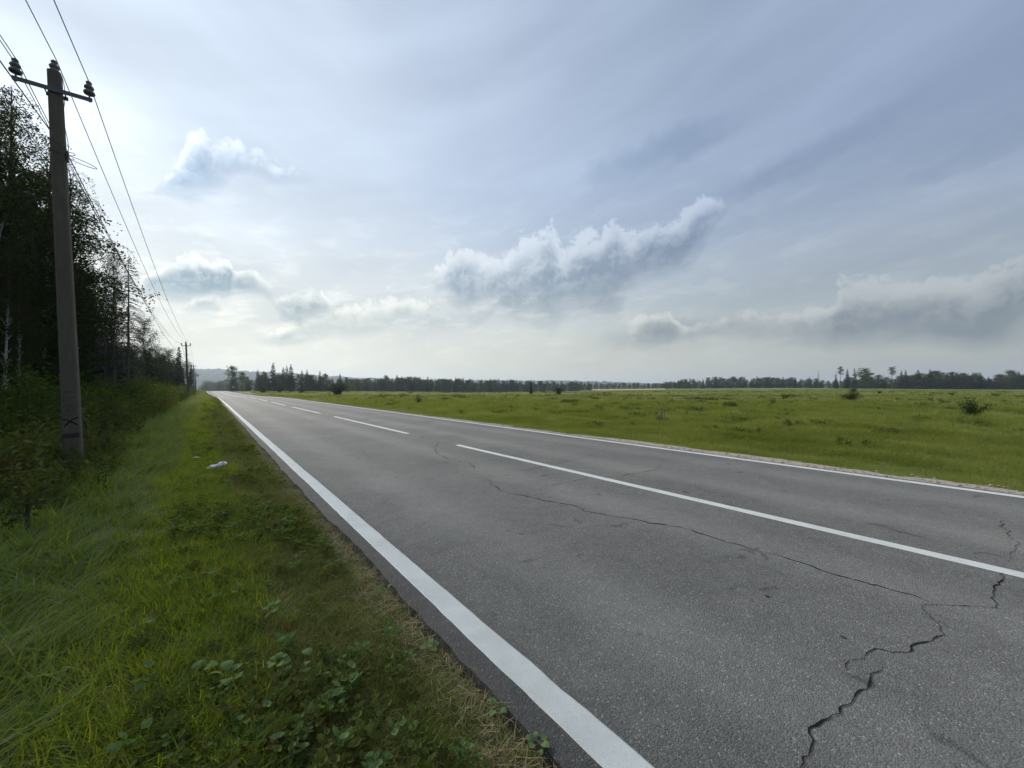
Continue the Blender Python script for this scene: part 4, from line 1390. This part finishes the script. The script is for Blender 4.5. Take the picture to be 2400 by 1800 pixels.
def scatter(name, label, cat, P, scale, meshes, pick=None, rot=None):
    """one object: points that carry instances of tuft meshes"""
    n = len(P)
    me = bpy.data.meshes.new(name)
    me.vertices.add(n)
    me.vertices.foreach_set('co', np.asarray(P, np.float32).ravel())
    for nm, tp, arr, key in (('sc', 'FLOAT', scale, 'value'), ('ix', 'INT', rng.integers(0, len(meshes), n) if pick is None else pick, 'value')):
        a = me.attributes.new(nm, tp, 'POINT')
        a.data.foreach_set(key, np.asarray(arr, np.int32 if tp == 'INT' else np.float32))
    r = np.zeros((n, 3), np.float32)
    r[:, 2] = rng.random(n) * 6.283 if rot is None else rot
    r[:, :2] = rng.normal(size=(n, 2)) * .10
    a = me.attributes.new('rt', 'FLOAT_VECTOR', 'POINT')
    a.data.foreach_set('vector', r.ravel())
    o = bpy.data.objects.new(name, me)
    col.objects.link(o)
    tag(o, label, cat, kind='stuff')
    src = bpy.data.collections.new(name + '_source')
    for k, m_ in enumerate(meshes):
        so = bpy.data.objects.new(f'{name}_blade_{k:02d}', m_)
        src.objects.link(so)
    ng = bpy.data.node_groups.new(name, 'GeometryNodeTree')
    ng.interface.new_socket('Geometry', in_out='INPUT', socket_type='NodeSocketGeometry')
    ng.interface.new_socket('Geometry', in_out='OUTPUT', socket_type='NodeSocketGeometry')
    N = ng.nodes
    gi, go = N.new('NodeGroupInput'), N.new('NodeGroupOutput')
    ci = N.new('GeometryNodeCollectionInfo'); ci.inputs['Collection'].default_value = src
    ci.inputs['Separate Children'].default_value = True; ci.inputs['Reset Children'].default_value = True
    ip = N.new('GeometryNodeInstanceOnPoints'); ip.inputs['Pick Instance'].default_value = True
    def attr(nm, tp):
        q = N.new('GeometryNodeInputNamedAttribute'); q.data_type = tp; q.inputs['Name'].default_value = nm
        return next(s for s in q.outputs if s.enabled and s.name == 'Attribute')
    L = ng.links.new
    L(gi.outputs[0], ip.inputs['Points']); L(ci.outputs[0], ip.inputs['Instance'])
    L(attr('ix', 'INT'), ip.inputs['Instance Index'])
    e2r = N.new('FunctionNodeEulerToRotation')
    L(attr('rt', 'FLOAT_VECTOR'), e2r.inputs[0]); L(e2r.outputs[0], ip.inputs['Rotation'])
    L(attr('sc', 'FLOAT'), ip.inputs['Scale'])
    L(ip.outputs[0], go.inputs[0])
    md = o.modifiers.new('scatter', 'NODES'); md.node_group = ng
    return o


def vnoise(x, y, f):
    x, y = x * f, y * f
    return .5 + .25 * (np.sin(x + 1.7 * np.sin(y * .7 + .3)) + np.sin(y * 1.13 + 1.9 * np.sin(x * .61 + 1.1)))


def band(l0, l1, zones, lw=.0):
    """random (l, s, zone scale) over zones of (s0, s1, per m2, scale)"""
    out = []
    for s0, s1, den, k in zones:
        n = int((l1 - l0) * (s1 - s0) * den)
        out.append(np.column_stack([l0 + (l1 - l0) * rng.random(n), s0 + (s1 - s0) * rng.random(n), np.full(n, k)]))
    return np.concatenate(out)


def to_xyz(ls, dz=-.01):
    x, y = LS(ls[:, 0], ls[:, 1])
    return np.column_stack([x, y, ground_z(x, y) + dz])


def keep(ls, prob):
    return ls[rng.random(len(ls)) < prob]


Z4 = lambda d: [(-3, 1, d * .4, 1.1), (1, 7, d, 1.0), (7, 16, d * .42, 1.3), (16, 40, d * .14, 1.9), (40, 100, d * .05, 2.8), (100, 225, d * .022, 4.0)]
wob = lambda ls, f=1.1: (vnoise(ls[:, 0] * 3 + ls[:, 1], ls[:, 1], f) - .5)

# yellow-green strip
b_ = band(-1.15, .55, Z4(360))
c_ = -.22 + .12 * np.sin(b_[:, 1] * .21)
b_ = keep(b_, np.exp(-((b_[:, 0] - c_ + .25 * wob(b_)) / .44) ** 4))
scatter('verge_grass', 'bright yellow-green mown grass strip along the verge', 'grass', to_xyz(b_), b_[:, 2] * (.75 + .5 * rng.random(len(b_))),
        [tuft(100 + i, 17, .10, .07, .0055, .65, .7, 3, M['lime'] if i % 4 else M['lush']) for i in range(8)])
# short olive grass near the asphalt
b_ = band(-.35, 1.02, Z4(620))
b_ = keep(b_, sstep(-.35, .22, b_[:, 0] + .3 * wob(b_)) * (1 - .9 * sstep(.74, 1.0, b_[:, 0] + .22 * wob(b_, 3.1))) * (.45 + .55 * sstep(.25, .5, vnoise(b_[:, 0], b_[:, 1], 2.3))))
scatter('verge_turf', 'short dull olive turf between the mown strip and the asphalt', 'grass', to_xyz(b_), b_[:, 2] * (.7 + .6 * rng.random(len(b_))),
        [tuft(120 + i, 18, .075, .06, .0035, .8, .8, 3, M['olive']) for i in range(6)])
# low leafy weeds in the turf
b_ = band(-.3, .85, [(1, 6, 330, .85), (6, 20, 80, 1.1), (20, 50, 18, 1.8)])
b_ = keep(b_, .15 + .85 * sstep(.5, .75, vnoise(b_[:, 0] + 4, b_[:, 1], 1.7)))
bx, by, _ = on_ground(508, 1110)
bl_, bs_ = toLS(np.array(bx), np.array(by))
b_ = b_[np.hypot(b_[:, 0] - bl_, b_[:, 1] - bs_) > .45]
scatter('clover', 'low dark clover and plantain leaves in the verge turf', 'ground cover', to_xyz(b_, .0), b_[:, 2] * (.5 + .9 * rng.random(len(b_)) ** 2),
        [flatplant(140 + i, 9, .042, M['broad'] if i % 2 else M['weed']) for i in range(5)])
# straw litter along the broken edge
b_ = band(.55, 1.12, [(-2, 8, 620, 1.0), (8, 20, 220, 1.2), (20, 60, 40, 1.8)])
b_ = keep(b_, np.exp(-((b_[:, 0] - .93 + .16 * wob(b_, 3.7)- .03) / .11) ** 2))
scatter('dry_straw', 'pale dry straw litter along the broken asphalt edge', 'straw', to_xyz(b_, .012), b_[:, 2] * (.6 + .8 * rng.random(len(b_))),
        [tuft(150 + i, 5, .030, .05, .0035, 2.6, .2, 2, M['straw']) for i in range(6)])
# long lying grass left of the strip
b_ = band(-2.1, -.55, Z4(190))
b_ = keep(b_, sstep(-.40, -.80, b_[:, 0] + .35 * wob(b_)) * (.35 + .65 * sstep(-2.3, -1.7, b_[:, 0] + .4 * wob(b_, 2.2))))
scatter('long_grass', 'long bluish-green grass lying over at the edge of the mown verge', 'grass', to_xyz(b_), b_[:, 2] * (.45 + .9 * rng.random(len(b_)) ** 1.5),
        [tuft(160 + i, 10, .19, .08, .008, .85, .8, 4, M['lush'] if i else M['lime'], .6) for i in range(7)], rot=rng.normal(size=len(b_)) * 1.4 + .3)
# tall weeds towards the wood
b_ = band(-5.2, -1.55, [(-3, 2, 8, 1.0), (2, 14, 22, 1.0), (14, 40, 8, 1.35), (40, 110, 2.2, 2.0), (110, 220, .8, 2.6)])
b_ = keep(b_, sstep(-1.45, -2.1, b_[:, 0] + .5 * wob(b_, .9)))
b2 = band(-3.0, -1.25, [(7.0, 14.0, 20, 1.3)])
b_ = np.concatenate([b_, b2])
hsc = np.interp(b_[:, 0], [-5.2, -3.2, -1.6], [1.35, 1.0, .55])
scatter('tall_weeds', 'tall tangled herbs and weeds between the verge grass and the bushes', 'weeds', to_xyz(b_), b_[:, 2] * hsc * (.5 + 1.0 * rng.random(len(b_)) ** 1.8),
        [herb(170 + i, .62, 26, .085, M['weed'] if i % 3 else M['darkweed']) for i in range(6)] + [tuft(180 + i, 16, .6, .12, .008, .45, .6, 4, M['weed']) for i in range(3)] + [herb(186 + i, .75, 9, .05, M['dryweed'], 5) for i in range(2)])

# ------------------------------------------------------------------ meadow
def fan(n, d0, d1, a0=-34, a1=60):
    """random points over a sector in front of the viewer, right of the road"""
    r_ = np.sqrt(d0 ** 2 + (d1 ** 2 - d0 ** 2) * rng.random(n))
    a = R(a0) + R(a1 - a0) * rng.random(n)
    x, y = np.sin(a) * r_, np.cos(a) * r_
    l, s = toLS(x, y)
    ok = l > 8.85 + .28 * (vnoise(x * 2, y * 2, 1.3)) + np.interp(s, [-20, 8, 25, 60, 150], [.35, .3, .15, .05, -.05])
    return x[ok], y[ok], r_[ok], l[ok]


def meadow(name, label, zones, meshes, mask=None, cat='grass', dz=-.02):
    X, Y, S_ = [], [], []
    for n, d0, d1, k in zones:
        x, y, r_, l = fan(n, d0, d1)
        p = np.ones(len(x)) if mask is None else mask(x, y, l)
        ok = rng.random(len(x)) < p
        X.append(x[ok]); Y.append(y[ok]); S_.append(k * (.5 + .6 * rng.random(ok.sum())) * (.55 + .9 * vnoise(x[ok] * 1.3, y[ok], 1.9) * (.4 + .8 * vnoise(x[ok], y[ok], .6))) * np.interp(l[ok], [8.8, 10.5, 13], [.35, .6, 1.0]))
    X, Y, S_ = map(np.concatenate, (X, Y, S_))
    return scatter(name, label, cat, np.column_stack([X, Y, ground_z(X, Y) + dz]), S_, meshes)


meadow('meadow_grass', 'fresh green grass of the wide meadow beyond the road', [(60000, 9, 22, 1.0), (42000, 22, 50, 1.4)],
       [tuft(200 + i, 15, .24, .16, .010, .6, .7, 3, M['meadow']) for i in range(7)])
meadow('distant_grass', 'far part of the meadow where the grass merges to a sward', [(34000, 48, 120, 1.6), (26000, 120, 340, 2.6)],
       [tuft(210 + i, 16, .16, .34, .030, .8, .7, 3, M['palemeadow'] if i % 2 else M['meadow']) for i in range(6)])
X, Y, S_ = [], [], []
for n, d0, d1, k in ((100, 12, 32, .55), (260, 32, 80, .7), (340, 80, 220, .9)):
    cx, cy, r_, l_ = fan(n, d0, d1)
    for x0, y0, l0 in zip(cx, cy, l_):
        if l0 < 12: continue
        m_ = int(3 + 24 * rng.random() ** 3)
        rad = (.15 + .10 * math.sqrt(m_)) * k
        a_ = rng.random() * 3.14
        q = rng.normal(size=(m_, 2)) * rad * np.array([1.6, .7])
        X.append(x0 + q[:, 0] * math.cos(a_) - q[:, 1] * math.sin(a_)); Y.append(y0 + q[:, 0] * math.sin(a_) + q[:, 1] * math.cos(a_))
        S_.append(k * (.55 + .7 * rng.random(m_)) * (.7 + .6 * rng.random()))
X, Y, S_ = map(np.concatenate, (X, Y, S_))
scatter('weed_clumps', 'dark weed clumps dotted over the meadow', 'weeds', np.column_stack([X, Y, ground_z(X, Y) - .02]), S_,
        [herb(220 + i, .40, 30, .08, M['darkweed'] if i % 2 else M['weed'], 5) for i in range(5)])


def pebble(seed):
    rg = np.random.default_rng(seed)
    g = Geo(); g.lathe([(0, -.5), (.7, -.35), (1, .0), (.7, .4), (0, .55)], 6)
    me = g.mesh('pebble'); n = len(me.vertices)
    co = np.concatenate(g.v) * (1 + .18 * rg.normal(size=(n, 1))) * np.array([1, .8, .6])
    me.vertices.foreach_set('co', co.astype(np.float32).ravel()); me.materials.append(M['gravel'])
    return me
n = 9000
sp = -12 + 62 * rng.random(n) ** 1.3
lp = 8.66 + np.abs(rng.normal(size=n)) * .30 * np.interp(sp, [-12, 8, 25, 60], [1.25, 1.1, .8, .5])
x, y = LS(lp, sp)
scatter('gravel', 'loose pale gravel along the far edge of the asphalt', 'gravel', np.column_stack([x, y, ground_z(x, y) + .035]), .006 + .022 * rng.random(n) ** 2.5, [pebble(400 + i) for i in range(4)])

# ------------------------------------------------------------------ broad-leaved plants and litter on the verge
BWS = .8
BW = [(540, 1605, 6, .075, 'cluster of broad pale leaves low on the verge, biggest leaves in the grass'), (655, 1570, 7, .055, 'leafy plant beside the pale broad leaves, towards the road'),
      (790, 1665, 8, .060, 'broad-leaved plant by the bottom of the verge near the asphalt'), (340, 1478, 2, .065, 'single pale broad leaf lying in the bright mown strip'),
      (515, 1352, 4, .06, 'pale broad leaves at the border of the mown strip, upper one'), (560, 1395, 4, .06, 'few pale leaves just below the upper leaf group by the mown strip'),
      (700, 1745, 7, .06, 'leafy plant at the bottom edge under the bare dark soil'), (470, 1590, 2, .07, 'two blue-green leaves left of the biggest leaf cluster'),
      (640, 1440, 6, .05, 'small leafy plant in the middle of the olive turf'), (735, 1560, 3, .06, 'grey-green leaf beside the bare patch of turf'),
      (905, 1395, 5, .05, 'small dandelion plant at the asphalt edge, farther one'), (1010, 1530, 6, .05, 'small leafy plant at the asphalt edge beside straw'),
      (1165, 1680, 6, .045, 'ragged leafy plant at the asphalt edge near the bottom'), (1260, 1765, 6, .05, 'leafy plant nearest the viewer at the asphalt edge'),
      (480, 1245, 4, .06, 'leaf group low in the turf below the white plastic bag'), (625, 1250, 4, .06, 'leaf group between the turf and asphalt, level with the sapling stubs')]
leafm = []
for k in range(3):
    rg = np.random.default_rng(300 + k)
    th = np.array([0, .5, 1.0, 1.6, 2.3, 2.9])
    hw = np.array([.05, .42, .50, .46, .30, .02]) * (1 + .1 * rg.normal(size=6))
    t = np.linspace(0, 1, 6)
    zz = .12 * np.sin(t * 3.0) - .18 * t * t
    v = np.concatenate([np.column_stack([t, hw, zz + .10 * hw]), np.column_stack([t, 0 * t, zz - .03]), np.column_stack([t, -hw, zz + .10 * hw])])
    i = np.arange(5)
    me = mesh_np('leaf', v, np.concatenate([np.stack([i, i + 6, i + 7, i + 1], -1), np.stack([i + 6, i + 12, i + 13, i + 7], -1)]), True)
    me.materials.append(M['broad'])
    leafm.append(me)
for px, py, n, size, lab in BW:
    x, y, z = on_ground(px, py)
    o = empty('broadleaf_weed', (x, y, z), rng.random() * 6.28)
    tag(o, lab, 'weed', 'broad-leaved weeds in the verge')
    for k in range(n):
        a = 6.283 * (k + .5 * rng.random()) / n
        lf = link('leaf', leafm[k % 3], None, o, (math.cos(a) * size * .35, math.sin(a) * size * .35, .035 + .03 * rng.random()))
        lf.scale = (BWS * size * (.65 + .5 * rng.random()),) * 3
        lf.rotation_euler = (rng.normal() * .25, -.15 - .3 * rng.random(), a)

# crumpled white bag and a scrap of paper
def crumple(name, path, rad, label, cat, seed):
    rg = np.random.default_rng(seed)
    g = Geo()
    pts = np.array(path, float)
    n = 26
    t = np.linspace(0, len(pts) - 1.001, n); k = t.astype(int)
    c = pts[k] + (pts[k + 1] - pts[k]) * (t - k)[:, None]
    rr = np.interp(t, np.arange(len(rad)), rad)
    th = np.arange(14) / 14 * 2 * np.pi
    d_ = np.gradient(c, axis=0); d_ /= np.linalg.norm(d_, axis=1, keepdims=True)
    sd = np.cross(d_, [0, 0, 1.]); sd /= np.linalg.norm(sd, axis=1, keepdims=True)
    up = np.cross(sd, d_)
    m = rr[:, None] * (1 + .22 * rg.normal(size=(n, 14)))
    v = c[:, None] + m[..., None] * (np.cos(th)[None, :, None] * sd[:, None] + .75 * np.sin(th)[None, :, None] * up[:, None])
    i = np.arange(n - 1)[:, None] * 14; j = np.arange(14)[None]; kk = (j + 1) % 14
    g.add(v, np.stack([i + j, i + kk, i + kk + 14, i + j + 14], -1).reshape(-1, 4))
    o = link(name, g.mesh(name, False), M['white'])
    tag(o, label, cat)
    return o
x, y, z = on_ground(508, 1110)
o = crumple('plastic_bag', [(-.125, 0, .07), (-.06, .0, .085), (0, .01, .09), (.06, .02, .115), (.11, .02, .125), (.125, .0, .10)], [.012, .042, .036, .046, .052, .012], 'crumpled white plastic bag lying on the verge grass', 'bag', 5)
o.location = (x, y, z + .035); o.rotation_euler = (0, 0, R(28))
x, y, z = on_ground(462, 1089)
o = crumple('paper_scrap', [(-.06, 0, .11), (0, 0, .115), (.06, 0, .105)], [.006, .013, .005], 'small white paper scrap in the grass left of the plastic bag', 'litter', 6)
o.location = (x, y, z + .03); o.rotation_euler = (0, 0, R(10))
# dark cut sapling stubs at the picture edge
for px, py, h, lab in ((66, 1240, .34, 'dark sapling stub at the picture edge, taller of two'), (26, 1252, .16, 'dark sapling stub at the picture edge, shorter of two')):
    x, y, z = on_ground(px, py)
    o = empty('sapling_stub', (x, y, z)); tag(o, lab, 'stub')
    g = Geo(); g.tube(np.array([(0, 0, -.1), (.01, 0, h * .5), (.0, .01, h)]), [.022, .018, .014], 7); link('stem', g.mesh('stem'), M['bark'], o)
    g = Geo(); rg = np.random.default_rng(int(px)); g.leaves(rg.normal(size=(60, 3)) * (.06, .06, .06) + (0, 0, h * .95), .06, rg, .6); link('foliage', g.mesh('foliage'), M['darkweed'], o)

# ------------------------------------------------------------------ air
zl = -34.0
hb = Geo(); hb.box((-8000, -6000, zl - 1), (8000, 8000, 130))
hz = hb.mesh('haze')
m, g, out = material('haze_air')
pv = g.node('ShaderNodeVolumePrincipled')
pv.inputs['Color'].default_value = (0.78, 0.88, 1.0, 1)
pv.inputs['Density'].default_value = 0.00017
pv.inputs['Density Attribute'].default_value = ''
pv.inputs['Anisotropy'].default_value = 0.3
g.put(out.inputs['Volume'], pv.outputs[0])
haze = link('haze', hz, m)
tag(haze, kind='stuff')
